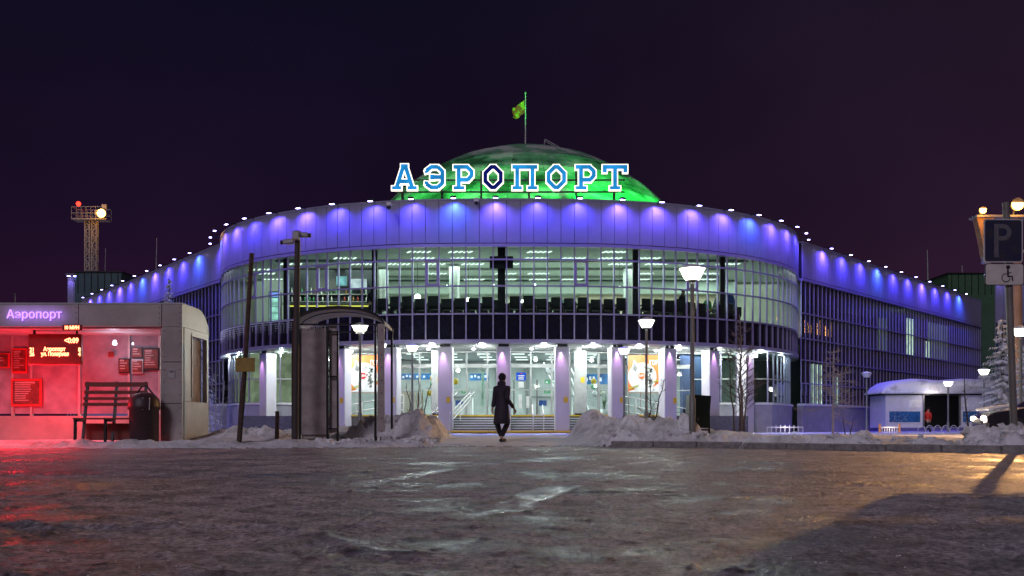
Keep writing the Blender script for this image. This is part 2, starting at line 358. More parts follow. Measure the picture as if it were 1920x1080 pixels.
def track(x, y):
    wx = x + (vnoise(x * 2.2, y * 2.2, 71) - .5) * .12; d = np.full(x.shape, 1e9)
    for P in TRACKS: d = np.minimum(d, dist(P, wx, y))
    return np.clip((.15 - d) / .06, 0, 1) * np.clip(vnoise(x * 1.1, y * 1.1, 73) * 2.2 - .65, 0, 1) * np.clip(fbm(x * 5, y * 5, 3, 74) * 3 - .8, 0, 1), d, dist(RIDGE, wx, y)
def height(x, y):
    k = kerb_y(x); d = y - k
    road = (fbm(x * .9, y * .9, 4, 3) - .5) * .026 + (fbm(x * 6, y * 6, 4, 11) - .5) * .009 + (fbm(x * 26, y * 26, 3, 17) - .5) * .008 + np.clip(fbm(x * 9, y * 9, 3, 19) - .64, 0, 1) * .05
    tr = track(x, y); ed = np.clip(1 - np.abs(tr[1] - .17) / .06, 0, 1)
    road = road * (1 - .7 * tr[0]) - tr[0] * .010 + ed * .012 * np.clip(vnoise(x * 14, y * 14, 77) + .1, 0, 1) + np.clip(1 - tr[2] / .11, 0, 1) * .026 * (vnoise(x * 16, y * 16, 78) * .8 + .2)
    path = np.exp(-np.clip(np.abs(x + .12 + (y - 25) * .004) - 1.5, 0, 9) ** 2 / .10)
    t = np.clip(d / .35, 0, 1); tp = np.clip((d + .6) / 4.0, 0, 1)
    base = .13 * t * (1 - path) + .13 * tp * path
    sn = base + (fbm(x * .8, y * .8, 5, 21) - .5) * .07 * np.clip(d, 0, 1)
    B = np.zeros_like(x)
    for bx, by, rx_, ry_, h in BANKS:
        B = B + 0.70 * h * np.exp(-(((x - bx) / rx_) ** 2 + ((y - by) / ry_) ** 2) ** 1.2)
    B = B * np.clip(d / .25, 0, 1) * (1 - path)
    rg = 1 - np.abs(2 * fbm(x * 2.6, y * 2.0, 5, 31) - 1); rough = (rg - .62) * 1.5 + (fbm(x * 7, y * 7, 4, 41) - .5) * .8 + np.floor(fbm(x * 3, y * 3, 2, 43) * 7) * .12 - .4
    sn = sn + B * (1 + .95 * np.clip(rough, -.6, .38)) + np.clip(B, 0, .25) * (fbm(x * 12, y * 12, 3, 51) - .5) * .55
    crust = np.exp(-((d - .35) / .30) ** 2) * (1 - path) * np.clip(fbm(x * 3, y * 3, 4, 61) - .42, 0, 1) * np.where(x > 2, .6, .22)
    sn = sn + crust
    return np.where(d < 0, road, np.maximum(sn, road * np.clip(1 - d, 0, 1))), d, B
def terrain():
    ys = [2.4]
    while ys[-1] < 14: ys.append(ys[-1] * 1.0062)
    while ys[-1] < 29: ys.append(ys[-1] + .062)
    while ys[-1] < 60: ys.append(ys[-1] * 1.012)
    while ys[-1] < 150: ys.append(ys[-1] * 1.05)
    ys = np.array(ys); us = np.linspace(-.66, .66, 680)
    U, Y = np.meshgrid(us, ys); X = U * Y; Z, D, B = height(X, Y)
    nr, nc = X.shape; V = np.stack([X, Y, Z], -1).reshape(-1, 3)
    i = np.arange(nr - 1)[:, None] * nc + np.arange(nc - 1)[None, :]
    q = np.stack([i, i + 1, i + nc + 1, i + nc], -1).reshape(-1, 4)
    Dc = D.reshape(-1)[q].mean(1); Bc = B.reshape(-1)[q].mean(1)
    near = (Dc >= 0) & (V[q][:, :, 1].mean(1) < 31) & ((Bc > .05) | (Dc < 1.1)) & (np.abs(V[q][:, :, 0].mean(1) + .1) > 1.4)
    for name, m, msk in (('road', M_road, Dc < 0), ('snow_bank', M_bank, near), ('snow_ground', M_snow, (Dc >= 0) & ~near)):
        f = q[msk]; u, inv = np.unique(f, return_inverse=True); inv = inv.reshape(-1, 4)
        me = bpy.data.meshes.new(name); me.vertices.add(len(u)); me.vertices.foreach_set('co', V[u].astype(np.float32).ravel())
        me.loops.add(inv.size); me.loops.foreach_set('vertex_index', inv.ravel().astype(np.int32)); me.polygons.add(len(inv))
        me.polygons.foreach_set('loop_start', np.arange(0, inv.size, 4, dtype=np.int32)); me.polygons.foreach_set('loop_total', np.full(len(inv), 4, np.int32))
        me.polygons.foreach_set('use_smooth', np.ones(len(inv), bool)); me.update(calc_edges=True); me.materials.append(m)
        if name == 'road':
            at_ = me.attributes.new('track', 'FLOAT', 'POINT'); at_.data.foreach_set('value', track(V[u][:, 0], V[u][:, 1])[0].astype(np.float32))
        o = bpy.data.objects.new(name, me); COL.objects.link(o); o['kind'] = 'structure'
terrain()
def gz(x, y): return float(height(np.array([float(x)]), np.array([float(y)]))[0][0])
o = MB().add([(-1500, -60, -.12), (1500, -60, -.12), (1500, 2500, -.12), (-1500, 2500, -.12)], [(0, 1, 2, 3)]).build('ground', M_snow); o['kind'] = 'structure'

kerb = bpy.data.objects.new('kerb', None); COL.objects.link(kerb); kerb['kind'] = 'structure'
ks = MB().box((0, 0, 0), (.97, .16, .24), bev=.02).mesh('kerb_stone', M_kerb)
x = 2.2
while x < 12.5:
    y = float(kerb_y(x)); y2 = float(kerb_y(x + .1)); a = math.atan2(y2 - y, .1)
    x2 = x + math.cos(a) * .5; inst('kerb_stone', ks, kerb, (x2, float(kerb_y(x2)) - .02, .015 + random.uniform(-.008, .008)), (random.uniform(-.02, .02), 0, a)); x += math.cos(a) * .985

# loose lumps thrown up by the plough
lump = MB()
for i in range(420):
    side = random.random()
    if side < .3: x = random.uniform(-4.2, -1.7)
    elif side < .62: x = random.uniform(2.0, 4.6)
    else: x = random.uniform(4.6, 10.5)
    y = float(kerb_y(x)) + random.uniform(.15, 2.4 if x < 4.7 else 1.4); r = random.uniform(.02, .075) * (1.5 if x > 8 else 1)
    if x > 8.2 and random.random() < .3: r = random.uniform(.14, .24); y = float(kerb_y(x)) + random.uniform(.5, 1.0)
    k0 = len(lump.v); lump.ball((0, 0, 0), 1, 7, 5)
    sc = [random.uniform(.7, 1.35) for _ in range(3)]; z = gz(x, y)
    for j in range(k0, len(lump.v)):
        a, b, c = lump.v[j]; q = r * (1 + .55 * math.sin(a * 3.1 + i * 1.7) * math.cos(b * 3.7 + c * 2.9 + i * 2.3)) * (.82 if (j * 7 + i) % 3 == 0 else 1.08)
        lump.v[j] = (x + a * q * sc[0], y + b * q * sc[1], z + c * q * sc[2] * .75 + r * .15)
lump.sm = [False] * len(lump.f)
tag(lump.build('snow_rubble', M_bank), 'grey frozen lumps of ploughed snow scattered along the kerb', 'snow', kind='stuff')
# snow grains and chips lying on the near road
chip = MB(); R2 = random.Random(3)
for i in range(420):
    y = 2.9 * (9 / 2.9) ** R2.random(); x = R2.uniform(-.54, .54) * y; z = gz(x, y) if i % 1 == 0 else 0; r = R2.uniform(.0015, .0042) * (1 + y * .08)
    vs = [(x + r * R2.uniform(.6, 1.3) * c, y + r * R2.uniform(.6, 1.3) * s_, z) for c, s_ in ((1, 0), (0, 1), (-1, 0), (0, -1))] + [(x, y, z + r * 1.1)]
    chip.add(vs, [(0, 1, 4), (1, 2, 4), (2, 3, 4), (3, 0, 4)])
tag(chip.build('snow_grains', M_snow), 'small crumbs of snow and ice lying on the frozen road', 'snow', kind='stuff')
# ---------------------------------------------------------------- terminal building
ZG, ZP, ZS, ZSP, ZT1, ZT2, ZF, ZR = .15, 1.0, 4.48, 5.73, 7.03, 8.27, 8.96, 11.05
bld = thing('terminal_building', 'curved glass airport terminal with white panelled band lit violet, two long wings and entrance steps', 'building', (0, 46.5, 0))
HALF = [(0, 46.0), (2.8, 46.07), (4.9, 46.3), (6.7, 46.75), (8.4, 47.3), (10, 48.1), (11.6, 49.1), (12.9, 50.1), (14.1, 51.3), (15.2, 52.7), (16.1, 54.3), (16.8, 56.2), (17.3, 58.0), (17.55, 60.0)]
CX = -.15
def dense():
    P = [(-a, b) for a, b in HALF[:0:-1]] + HALF; P = [(a + CX, b) for a, b in P]; o = []
    for i in range(len(P) - 1):
        p = [Vector(P[max(0, min(len(P) - 1, i + k))]) for k in (-1, 0, 1, 2)]
        for j in range(12):
            t = j / 12; o.append(.5 * ((2 * p[1]) + (p[2] - p[0]) * t + (2 * p[0] - 5 * p[1] + 4 * p[2] - p[3]) * t * t + (3 * p[1] - p[0] - 3 * p[2] + p[3]) * t ** 3))
    o.append(Vector(P[-1])); return o
LP = dense()
def normals(P):
    N = []
    for i in range(len(P)):
        d = (P[min(i + 1, len(P) - 1)] - P[max(i - 1, 0)]).normalized(); N.append(Vector((d.y, -d.x)))
    return N
class Line:
    """a plan curve that can be read by arc length, s = 0 at its middle (or its start)"""
    def __init__(s, P, centre=True):
        s.P = [Vector(p) for p in P]; s.L = [0]
        for a, b in zip(s.P, s.P[1:]): s.L.append(s.L[-1] + (b - a).length)
        s.off = s.L[-1] / 2 if centre else 0; s.N = normals(s.P)
    def ends(s): return -s.off, s.L[-1] - s.off
    def at(s, q, inset=0):
        q += s.off; i = int(np.searchsorted(s.L, q)) - 1; i = max(0, min(len(s.P) - 2, i)); t = (q - s.L[i]) / (s.L[i + 1] - s.L[i])
        p = s.P[i].lerp(s.P[i + 1], t); n = s.N[i].lerp(s.N[i + 1], t).normalized() if len(s.P) > 2 else s.N[0]
        return p - n * inset, n
DR = Line([p - n * .5 for p, n in zip(LP, normals(LP))])       # the drum's outer wall
BAY = .635
RW = Line([(17.25 - .648 * .9, 57.9 - .761 * .9), (17.25 + .648 * 34.6, 57.9 + .761 * 34.6)], False)
LW = Line([(-17.75 - .596 * 31, 59.0 + .803 * 31), (-17.75 + .596 * 1.6, 59.0 - .803 * 1.6)], False)
def sweep(mb, line, s0, s1, i0, i1, z0, z1, step=.635):
    """a solid strip along a plan curve, from inset i0 to i1 and z0 to z1"""
    n = max(1, round((s1 - s0) / step)); V = []; F = []
    for k in range(n + 1):
        s = s0 + (s1 - s0) * k / n; a, _ = line.at(s, i0(s) if callable(i0) else i0); b, _ = line.at(s, i1(s) if callable(i1) else i1)
        V += [(a.x, a.y, z0), (a.x, a.y, z1), (b.x, b.y, z1), (b.x, b.y, z0)]
    for k in range(n):
        for j in range(4): m = (j + 1) % 4; F.append((k * 4 + j, k * 4 + m, k * 4 + 4 + m, k * 4 + 4 + j))
    F += [(0, 3, 2, 1), (n * 4, n * 4 + 1, n * 4 + 2, n * 4 + 3)]
    return mb.add(V, F)
def B(mb, name, m, world=True): return mb.build(name, m, bld, world)
BO = Vector(bld.location)
def face(line, s0, s1, inset=0):
    a, _ = line.at(s0, inset); b, _ = line.at(s1, inset); d = b - a
    return (a + b) / 2, d.length, math.atan2(d.y, d.x)
panel_me = {}
def put(name, me, p, z, rz, sc=(1, 1, 1), tilt=0):
    return inst(name, me, bld, Vector((p.x, p.y, z)) - BO, (tilt, 0, rz), sc)
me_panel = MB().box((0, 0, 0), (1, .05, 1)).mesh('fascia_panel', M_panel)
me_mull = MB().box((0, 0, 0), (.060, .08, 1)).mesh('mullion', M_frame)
me_mull2 = MB().box((0, 0, 0), (.09, .12, 1)).mesh('door_post', M_lgrey)
me_pane = MB().box((0, 0, 0), (1, .012, 1)).mesh('window_pane', G_win)
me_paned = MB().box((0, 0, 0), (1, .012, 1)).mesh('tinted_pane', G_dark)
me_span = MB().box((0, 0, 0), (1, .02, 1)).mesh('spandrel_panel', mat('dark_spandrel_glass', (.012, .012, .022), .08, 0, .1))
smin, smax = DR.ends()
nb = int((smax - smin) // BAY); sb = -nb * BAY / 2 - .1
DB = [sb + k * BAY for k in range(nb + 1)]
rnd = random.Random(5)
for s0, s1 in zip(DB, DB[1:]):
    p, L, a = face(DR, s0, s1, .0)
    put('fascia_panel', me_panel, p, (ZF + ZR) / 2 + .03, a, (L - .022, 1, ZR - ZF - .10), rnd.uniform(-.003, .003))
    p, L, a = face(DR, s0, s1, .12)
    for z0, z1 in ((ZSP, ZT1), (ZT1, ZT2), (ZT2, ZF)):
        put('window_pane', me_pane, p, (z0 + z1) / 2, a + rnd.uniform(-.004, .004), (L - .04, 1, z1 - z0 - .03), rnd.uniform(-.003, .003))
    put('spandrel_panel', me_span, p, (ZS + ZSP) / 2, a + rnd.uniform(-.004, .004), (L - .04, 1, ZSP - ZS - .03), rnd.uniform(-.004, .004))
for s in DB:
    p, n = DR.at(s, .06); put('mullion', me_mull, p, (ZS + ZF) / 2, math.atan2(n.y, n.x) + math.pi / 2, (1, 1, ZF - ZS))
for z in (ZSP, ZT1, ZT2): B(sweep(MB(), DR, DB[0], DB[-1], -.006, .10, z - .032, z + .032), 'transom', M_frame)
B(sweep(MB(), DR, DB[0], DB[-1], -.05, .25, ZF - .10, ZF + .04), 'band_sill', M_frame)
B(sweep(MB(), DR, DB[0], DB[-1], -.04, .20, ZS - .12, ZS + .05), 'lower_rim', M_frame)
B(sweep(MB(), DR, DB[0], DB[-1], -.05, .35, ZR - .02, ZR + .06), 'coping', M_panel)
B(sweep(MB(), DR, DB[0], DB[-1], .06, .30, ZF + .05, ZR - .03), 'band_core', M_black)

def wing(line, flip):
    s0, s1 = line.ends(); n = int((s1 - s0) / .59); w = (s1 - s0) / n
    for k in range(n):
        a0, a1 = s0 + k * w, s0 + (k + 1) * w; p, L, a = face(line, a0, a1, 0)
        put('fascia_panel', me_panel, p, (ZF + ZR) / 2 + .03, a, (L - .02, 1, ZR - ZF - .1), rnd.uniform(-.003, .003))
    pane = MB()
    rows = (1.75, 2.95, 4.3, 5.55, 7.0, ZF - .05)
    for k in range(n):
        a0, a1 = s0 + k * w + .03, s0 + (k + 1) * w - .03; t = rnd.uniform(-.006, .006)
        for z0, z1 in zip(rows, rows[1:]):
            a, nn = line.at(a0, .10 + t); b, _ = line.at(a1, .10 - t); j = rnd.uniform(-.006, .006)
            pane.add([(a.x, a.y, z0 + .02), (b.x, b.y, z0 + .02), (b.x + j * nn.x, b.y + j * nn.y, z1 - .02), (a.x + j * nn.x, a.y + j * nn.y, z1 - .02)], [(0, 1, 2, 3)])
    o = B(pane, 'wing_panes', G_dark); o['kind'] = 'stuff'
    for k in range(n + 1):
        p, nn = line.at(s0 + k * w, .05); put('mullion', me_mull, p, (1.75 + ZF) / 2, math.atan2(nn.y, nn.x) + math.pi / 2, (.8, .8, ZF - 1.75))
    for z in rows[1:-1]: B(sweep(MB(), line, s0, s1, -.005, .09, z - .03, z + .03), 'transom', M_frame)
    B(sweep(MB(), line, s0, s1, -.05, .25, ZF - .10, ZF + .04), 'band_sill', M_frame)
    B(sweep(MB(), line, s0, s1, -.05, .35, ZR - .02, ZR + .06), 'coping', M_panel)
    B(sweep(MB(), line, s0, s1, .06, .30, ZF + .05, ZR - .03), 'band_core', M_black)
    B(sweep(MB(), line, s0, s1, -.06, .30, .0, 1.66), 'plinth', M_plinth)
    B(sweep(MB(), line, s0, s1, -.14, .30, 1.67, 1.78), 'window_sill', M_stepsnow)
    B(sweep(MB(), line, s0, s1, .35, 5, 5.25, 5.5), 'floor_slab', M_floor_in)
    B(sweep(MB(), line, s0, s1, 5, 5.2, .1, 10.5), 'inner_wall', mat('dim_room_wall', (.10, .11, .13), .8))
    B(sweep(MB(), line, s0, s1, .3, 5, 9.0, 9.1), 'ceiling', M_ceil)
    B(sweep(MB(), line, s0, s1, .3, 9, 10.6, 10.8), 'roof', M_snow)
wing(RW, 0); wing(LW, 1)

# roof of the drum
P = [DR.at(s, .3)[0] for s in np.linspace(smin, smax, 60)]
B(MB().add([(p.x, p.y, 10.62) for p in P] + [(0, 75, 10.62)], [tuple(range(61))]), 'roof', M_snow)
# soffit, platform, steps
B(sweep(MB(), DR, smin + .5, smax - .5, .20, lambda s: 6.6 if abs(s) < 14 else 4.0, ZS - .10, ZS - .04), 'soffit', M_soffit)
sl = MB()
for k in range(9): sweep(sl, DR, -15, 15, .5 + k * .42, .53 + k * .42, ZS - .115, ZS - .101)
o = B(sl, 'soffit_joint', M_grey)
INS = lambda s: .45 + 4.9 * (max(0, min(1, (15.5 - abs(s)) / 5.0)) ** 1)
# ground floor glazing
ge = [s for s in np.arange(-12.7 + .3, 12.8, 1.27)]
def gfc(s0, s1, step, rows, me_p, me_m):
    ss = np.arange(s0, s1 + .01, step)
    for a, b in zip(ss, ss[1:]):
        pa, _ = DR.at(a, INS(a)); pb, _ = DR.at(b, INS(b)); d = pb - pa; p = (pa + pb) / 2; an = math.atan2(d.y, d.x)
        for z0, z1 in zip(rows, rows[1:]): put('ground_floor_pane', me_p, p, (z0 + z1) / 2, an, (d.length - .05, 1, z1 - z0 - .05))
        for z in rows: 
            h = .20 if abs(z - 3.62) < .1 and s0 == -12.4 else .06
            put('glazing_rail', me_rail, p, z, an, (d.length - .02, 1, h))
        put('glazing_post', me_m, pa, (rows[0] + rows[-1]) / 2, an, (1, 1, rows[-1] - rows[0]))
me_rail = MB().box((0, 0, 0), (1, .08, 1)).mesh('glazing_rail', M_lgrey)
gfc(-12.4, 12.4, 1.24, (ZP + .03, 2.37, 3.62, ZS - .14), MB().box((0, 0, 0), (1, .012, 1)).mesh('ground_floor_pane', G_plain), me_mull2)
me_gp = MB().box((0, 0, 0), (1, .012, 1)).mesh('ground_floor_pane', G_win)
for sg in (-1, 1):
    a, b = (12.4, smax - .9) if sg > 0 else (smin + .9, -12.4)
    gfc(a, b, .612, (1.70, 2.95, ZS - .14), me_gp, me_mull)
    B(sweep(MB(), DR, a, b, lambda s: INS(s) - .12, lambda s: INS(s) + .2, 0, 1.60), 'plinth', M_plinth)
    B(sweep(MB(), DR, a, b, lambda s: INS(s) - .2, lambda s: INS(s) + .2, 1.605, 1.69), 'window_sill', M_stepsnow)
# platform and six steps
B(MB().box((-.9, 53.5, (ZP - .02) / 2), (25, 9.2, ZP - .02)), 'platform', M_step)
nst = 6
for k in range(nst):
    y0 = 47.35 + k * .28; z = ZG + (ZP - ZG) * (k + 1) / (nst + 1)
    B(MB().box((-.4, (y0 + 49.0) / 2, z / 2 - .02), (9.4, 49.0 - y0, z - .04)), 'step', M_step)
    B(MB().box((-.4, y0 + .13, z - .02), (9.4, .30, .055)), 'step_tread', M_stepsnow)
B(MB().box((-.9, 48.93, ZP - .01), (16.8, .16, .07)), 'platform_edge', M_yellow)
B(MB().box((-.4, 47.22, ZG + .06), (9.4, .2, .07)), 'first_step_edge', M_yellow)
B(MB().box((-8.0, 48.97, .5), (2.6, .1, .95)), 'platform_face', M_plinth); B(MB().box((6.0, 48.97, .5), (2.2, .1, .95)), 'platform_face', M_plinth)
# columns with their lamps
colme = MB().box((0, 0, 2.2), (.68, .62, 4.1), bev=.03).mesh('column', M_column)
capme = MB().box((0, 0, 4.31), (.5, .45, .12)).mesh('column_shadow_neck', M_dark); basme = MB().box((0, 0, .09), (.6, .55, .12)).mesh('column_base', M_dark)  # cap is a narrow neck, dark for the shadow gap at the column top
stme = MB().box((0, 0, 0), (.19, .02, .27)).mesh('yellow_marker', M_yellow)
for k in range(-5, 6):
    s = -.25 + 2.83 * k; p, n = DR.at(s, .95); rz = math.atan2(n.y, n.x) + math.pi / 2
    c = put('column', colme, p, 0, rz)
    inst('column_shadow_neck', capme, c, (0, 0, 0)); inst('column_base', basme, c, (0, 0, 0))
    if abs(k) < 4: inst('yellow_marker', stme, c, (.16 if k != 3 else .22, -.325, 1.72))
    q = p + n * .42
    fx_ = MB().box((0, 0, 0), (.12, .12, .05)); f = fx_.build('column_lamp', M_dark, c); f.location = (-.08, -.42, 4.30)
    lamp('column_light', 'SPOT', (q.x - .08, q.y, 4.22), 190, (.90, .42, 1.0), bld, .03, (q.x - .08 - n.x * .10, q.y - n.y * .16, 0), 46, 1)
for x in (-3.75, 3.45):
    c = put('rear_column', MB().box((0, 0, 2.7), (.62, .5, 3.2), bev=.03).mesh('rear_column', M_lgrey), Vector((x, 50.3)), 0, 0)
    inst('rear_column_base', MB().box((0, 0, 1.05), (.56, .45, .1)).mesh('rear_column_base', M_dark), c, (0, 0, 0))
    inst('yellow_marker', stme, c, (.1, -.265, 2.8))
# soffit downlights
dl = MB().lathe([(.0, -.03), (.10, -.03), (.12, .0), (.12, .05)], n=14).mesh('downlight', E_white)
for k in range(-7, 8):
    s = -1.35 + 2.6 * k + (.5 if k > 0 else 0); p, n = DR.at(s, 1.7 if abs(k) < 6 else .5)
    put('downlight', dl, p, ZS - .15, 0)
    lamp('downlight_glow', 'POINT', (p.x, p.y, ZS - .30), 210 if abs(k) < 6 else 100, (.90, 1.0, .95), bld, .09)
for k, s in enumerate((-10.2, -7.4, -4.6, -1.9, 1.2, 3.9, 6.6, 9.4)):
    p, n = DR.at(s, 3.4); put('downlight', dl, p, ZS - .15, 0, (.7, .7, .7))

# flood lamps along the band
fl_me = MB().box((0, .24, .05), (.05, .50, .04)).box((0, -.04, .02), (.26, .18, .09), bev=.015).mesh('flood_lamp', M_dark)
le_me = MB().box((0, -.04, -.032), (.21, .13, .012)).mesh('flood_lens', E_led)
def flood(line, s, hue, z=ZR - .02, pw=30, out_=.55):
    p, n = line.at(s, -out_); rz = math.atan2(n.y, n.x) + math.pi / 2
    f = put('flood_lamp', fl_me, p, z, rz); inst('flood_lens', le_me, f, (0, 0, 0))
    c = {0: (.075, .05, 1.0), 1: (.15, .085, 1.0), 2: (.05, .11, 1.0)}[hue]
    q = p - n * .12
    lamp('flood_light', 'SPOT', (q.x + n.x * .0, q.y, z - .06), pw, c, bld, .05, (q.x - n.x * .22, q.y - n.y * .22, z - 1.2), 150, 1)
    return f
hues = [0, 1, 0, 1, 1, 0, 1, 2, 1, 0, 1, 0, 1, 2, 0, 1, 1]
i = 0
s = -.6 - 1.93 * 12
while s < smax - .3:
    if s > smin + .3: flood(DR, s, hues[(i * 5 + 3) % 17], pw=430); i += 1
    s += 1.93
for k in range(10):
    flood(RW, 2.8 + 2.95 * k, 2 if k in (3, 9) else (0 if k % 3 else 1), pw=720)
    flood(LW, 31 - 2.3 - 2.88 * k, 2 if k in (0, 4) else (0 if k % 3 else 1), pw=720)

# lit upper hall: one wide room filling the drum
YB2 = 58.6
front = [DR.at(s, .34)[0] for s in np.linspace(smin, smax, 200)]; front = [p for p in front if p.y < YB2]
def front_y(x): return float(np.interp(x, [p.x for p in front], [p.y for p in front]))
def slabpoly(z0, z1):
    N = len(front); vs = [(p.x, p.y, z0) for p in front] + [(p.x, p.y, z1) for p in front]
    return MB().add(vs, [tuple(range(N - 1, -1, -1)), tuple(range(N, 2 * N))] + [(i, i + 1, N + i + 1, N + i) for i in range(N - 1)])
B(slabpoly(5.45, 5.72), 'upper_floor', mat('grey_floor_covering', (.28, .29, .27), .45))
B(slabpoly(8.93, 8.99), 'upper_ceiling', M_ceil)
B(MB().box((0, YB2, 7.3), (34, .2, 3.3)), 'back_wall', M_wall)
B(MB().box((8.2, YB2 - .3, 7.05), (8.5, .2, 2.7)), 'side_hall_wall', M_peach)
B(MB().box((-13.4, 57.3, 7.3), (2.6, .2, 3.2)), 'side_hall_wall', M_wallw)
for k in range(11): B(MB().box((-10.2 + k * 1.35, YB2 - .13, 7.2), (1.32, .05, 2.9)), 'wall_panel', M_wall if k % 3 else M_wallw)
for k in range(6): B(MB().box((4.6 + k * 1.4, YB2 - .44, 7.0), (1.37, .05, 2.5)), 'wall_panel', M_peach)
for x in (-4.9, .6, 3.2): B(MB().box((x, YB2 - .2, 6.8), (1.0, .08, 2.15), bev=.02), 'inner_door', mat('teal_door', (.10, .22, .24), .5) if x > 3 else M_lgrey)
for y in (50.6, 53.2, 56.0): B(MB().box((0, y, 8.86), (24, .16, .12)), 'ceiling_rib', M_soffit)
B(MB().box((-.5, YB2 - .6, 8.5), (27, .9, .7)), 'dropped_ceiling', M_ceil)
for x, z, w, h in ((-6.6, 7.2, .8, .6), (-.8, 7.3, 1.1, .7), (2.0, 7.25, .6, .8), (9.6, 7.4, .9, .6)): B(MB().box((x, YB2 - .52, z), (w, .04, h), bev=.01), 'wall_picture', M_grey)
ctm = MB()
for k in range(5): ctm.box((-.48 + k * .24, 0, 0), (.09, .42, .03), rz=.45)
ct = ctm.mesh('ceiling_light', E_tube)
for x in np.arange(-14, 14.1, 1.9):
    for y in (48.2, 50.0, 51.8, 53.6, 55.0, 57.2):
        if y > front_y(x) + .8 and rnd.random() < .55: put('ceiling_light', ct, Vector((x + rnd.uniform(-.1, .1) + (y % 2) * .3, y)), 8.90, 0)
for x in (-14.2, -11, -7.4, -3.7, 0, 3.7, 7.4, 11, 14.2):
    y = (front_y(x) + YB2) / 2; lamp('hall_light', 'AREA', (x, y, 8.80), {14.2: 70, 11: 330, 7.4: 430}.get(abs(x), 540) * (.7 if x < -5 else 1), (.90, 1.0, .90), bld, aim=(x, y, 0), sx_=3.0, sy_=5.5)
upcol = MB().box((0, 0, 0), (.36, .36, 3.25)).mesh('inner_column', M_black)
for s in (-6.7, -.35, 6.3, -12.3, 11.6):
    p, n = DR.at(s, .65); put('inner_column', upcol, p, 7.33, 0, (1, 1, 1) if abs(s) < 1 else (.7, .7, 1))
for s in (-9.6, -3.3, 8.9):
    p, n = DR.at(s, 5.5); put('pale_column', MB().lathe([(.28, 0), (.28, 3.2)], n=16).mesh('pale_column', M_soffit), p, 5.72, 0)
p, n = DR.at(-.35, .55); B(MB().box((p.x, p.y - .28, 8.17), (1.1, .12, .56)), 'hanging_board', M_black)
B(MB().box((1.1, 51.6, 6.7), (.9, .12, .75)), 'wall_screen', M_dark)
for x, y in ((-9.8, 55.8), (-4.8, 56), (-1.6, 56), (1.4, 56), (6.3, 56)):
    B(MB().box((x, y - .3, 7.25), (.55, .1, .10)), 'wall_lamp', E_tube)
# opening sashes: a frame of their own inside a bay
for s in (-3.9, 3.1, -9.6, 9.4, -14.2):
    k = min(range(len(DB) - 1), key=lambda j: abs((DB[j] + DB[j + 1]) / 2 - s)); p, L, a = face(DR, DB[k], DB[k + 1], .07)
    sh = MB(); zc = (ZT1 + ZT2) / 2; hh = (ZT2 - ZT1) / 2
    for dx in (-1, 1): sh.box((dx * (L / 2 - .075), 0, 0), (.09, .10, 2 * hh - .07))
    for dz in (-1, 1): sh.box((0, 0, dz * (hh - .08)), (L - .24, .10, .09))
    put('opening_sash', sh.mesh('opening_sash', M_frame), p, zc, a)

# entrance hall behind the ground floor glazing
B(MB().box((0, 60.2, 2.7), (27, .2, 3.5)), 'hall_back_wall', mat('hall_wall_paint', (.42, .46, .44), .6, 0, .15, .8))
B(MB().box((0, 57.5, .97), (27, 6.5, .04)), 'hall_floor', mat('hall_tiles', (.28, .29, .29), .2))
B(sweep(MB(), DR, -13.6, 13.6, lambda s: INS(s) + .1, 12.5, ZS - .12, ZS - .06), 'hall_ceiling', mat('hall_ceiling_paint', (.42, .46, .45), .6))
for x in (-9.5, -5.5, -1.5, 2.5, 6.5, 10.3): lamp('entrance_hall_light', 'AREA', (x, 55.4, 4.30), 380, (.90, 1, .97), bld, aim=(x, 55.4, 0), sx_=3, sy_=4)
for x in np.arange(-11, 12, 1.9):
    for y in (53.4, 55.8, 58): B(MB().box((x + rnd.uniform(-.2, .2), y, 4.345), (.7, .22, .03)), 'hall_ceiling_light', E_tube)
B(MB().box((.1, 51.9, 1.95), (.07, .1, 1.9)), 'door_stile', M_grey); B(MB().box((1.3, 51.9, 1.95), (.09, .1, 1.9)), 'door_stile', M_grey)
# dim side rooms of the ground floor
for sg in (-1, 1):
    a, b = (13.2, smax - .3) if sg > 0 else (smin + .3, -13.2)
    B(sweep(MB(), DR, a, b, 4.6, 4.8, .2, ZS), 'side_room_wall', mat('side_room_wall', (.34, .35, .34) if sg < 0 else (.10, .13, .20), .8) if sg < 0 else mat('side_room_wall_blue', (.05, .08, .20), .7))
    B(sweep(MB(), DR, a, b, lambda s: INS(s) + .25, lambda s: INS(s) + 2.5, 1.2, 1.25), 'side_room_floor', M_floor_in)
for x, y, pw in ((-14.2, 53.5, 60), (-16, 56.5, 40), (13.2, 52.6, 40), (10.6, 51.2, 30)): lamp('side_room_light', 'POINT', (x, y, 3.9), pw, (.9, 1, .85), bld, .2)
cur = MB()
for line, s0, s1, ins in ((DR, -21.5, -13.6, 1.5),):
    ss = np.arange(s0, s1, .09)
    for k, (a, b) in enumerate(zip(ss, ss[1:])):
        p, _ = line.at(a, INS(a) + .35 + .04 * (k % 2)); q, _ = line.at(b, INS(b) + .35 + .04 * ((k + 1) % 2)); cur.add([(p.x, p.y, 1.7), (q.x, q.y, 1.7), (q.x, q.y, 4.3), (p.x, p.y, 4.3)], [(0, 1, 2, 3)])
B(cur, 'curtain', emis('lit_curtain', (.62, .66, .46), .42, 0, .35))
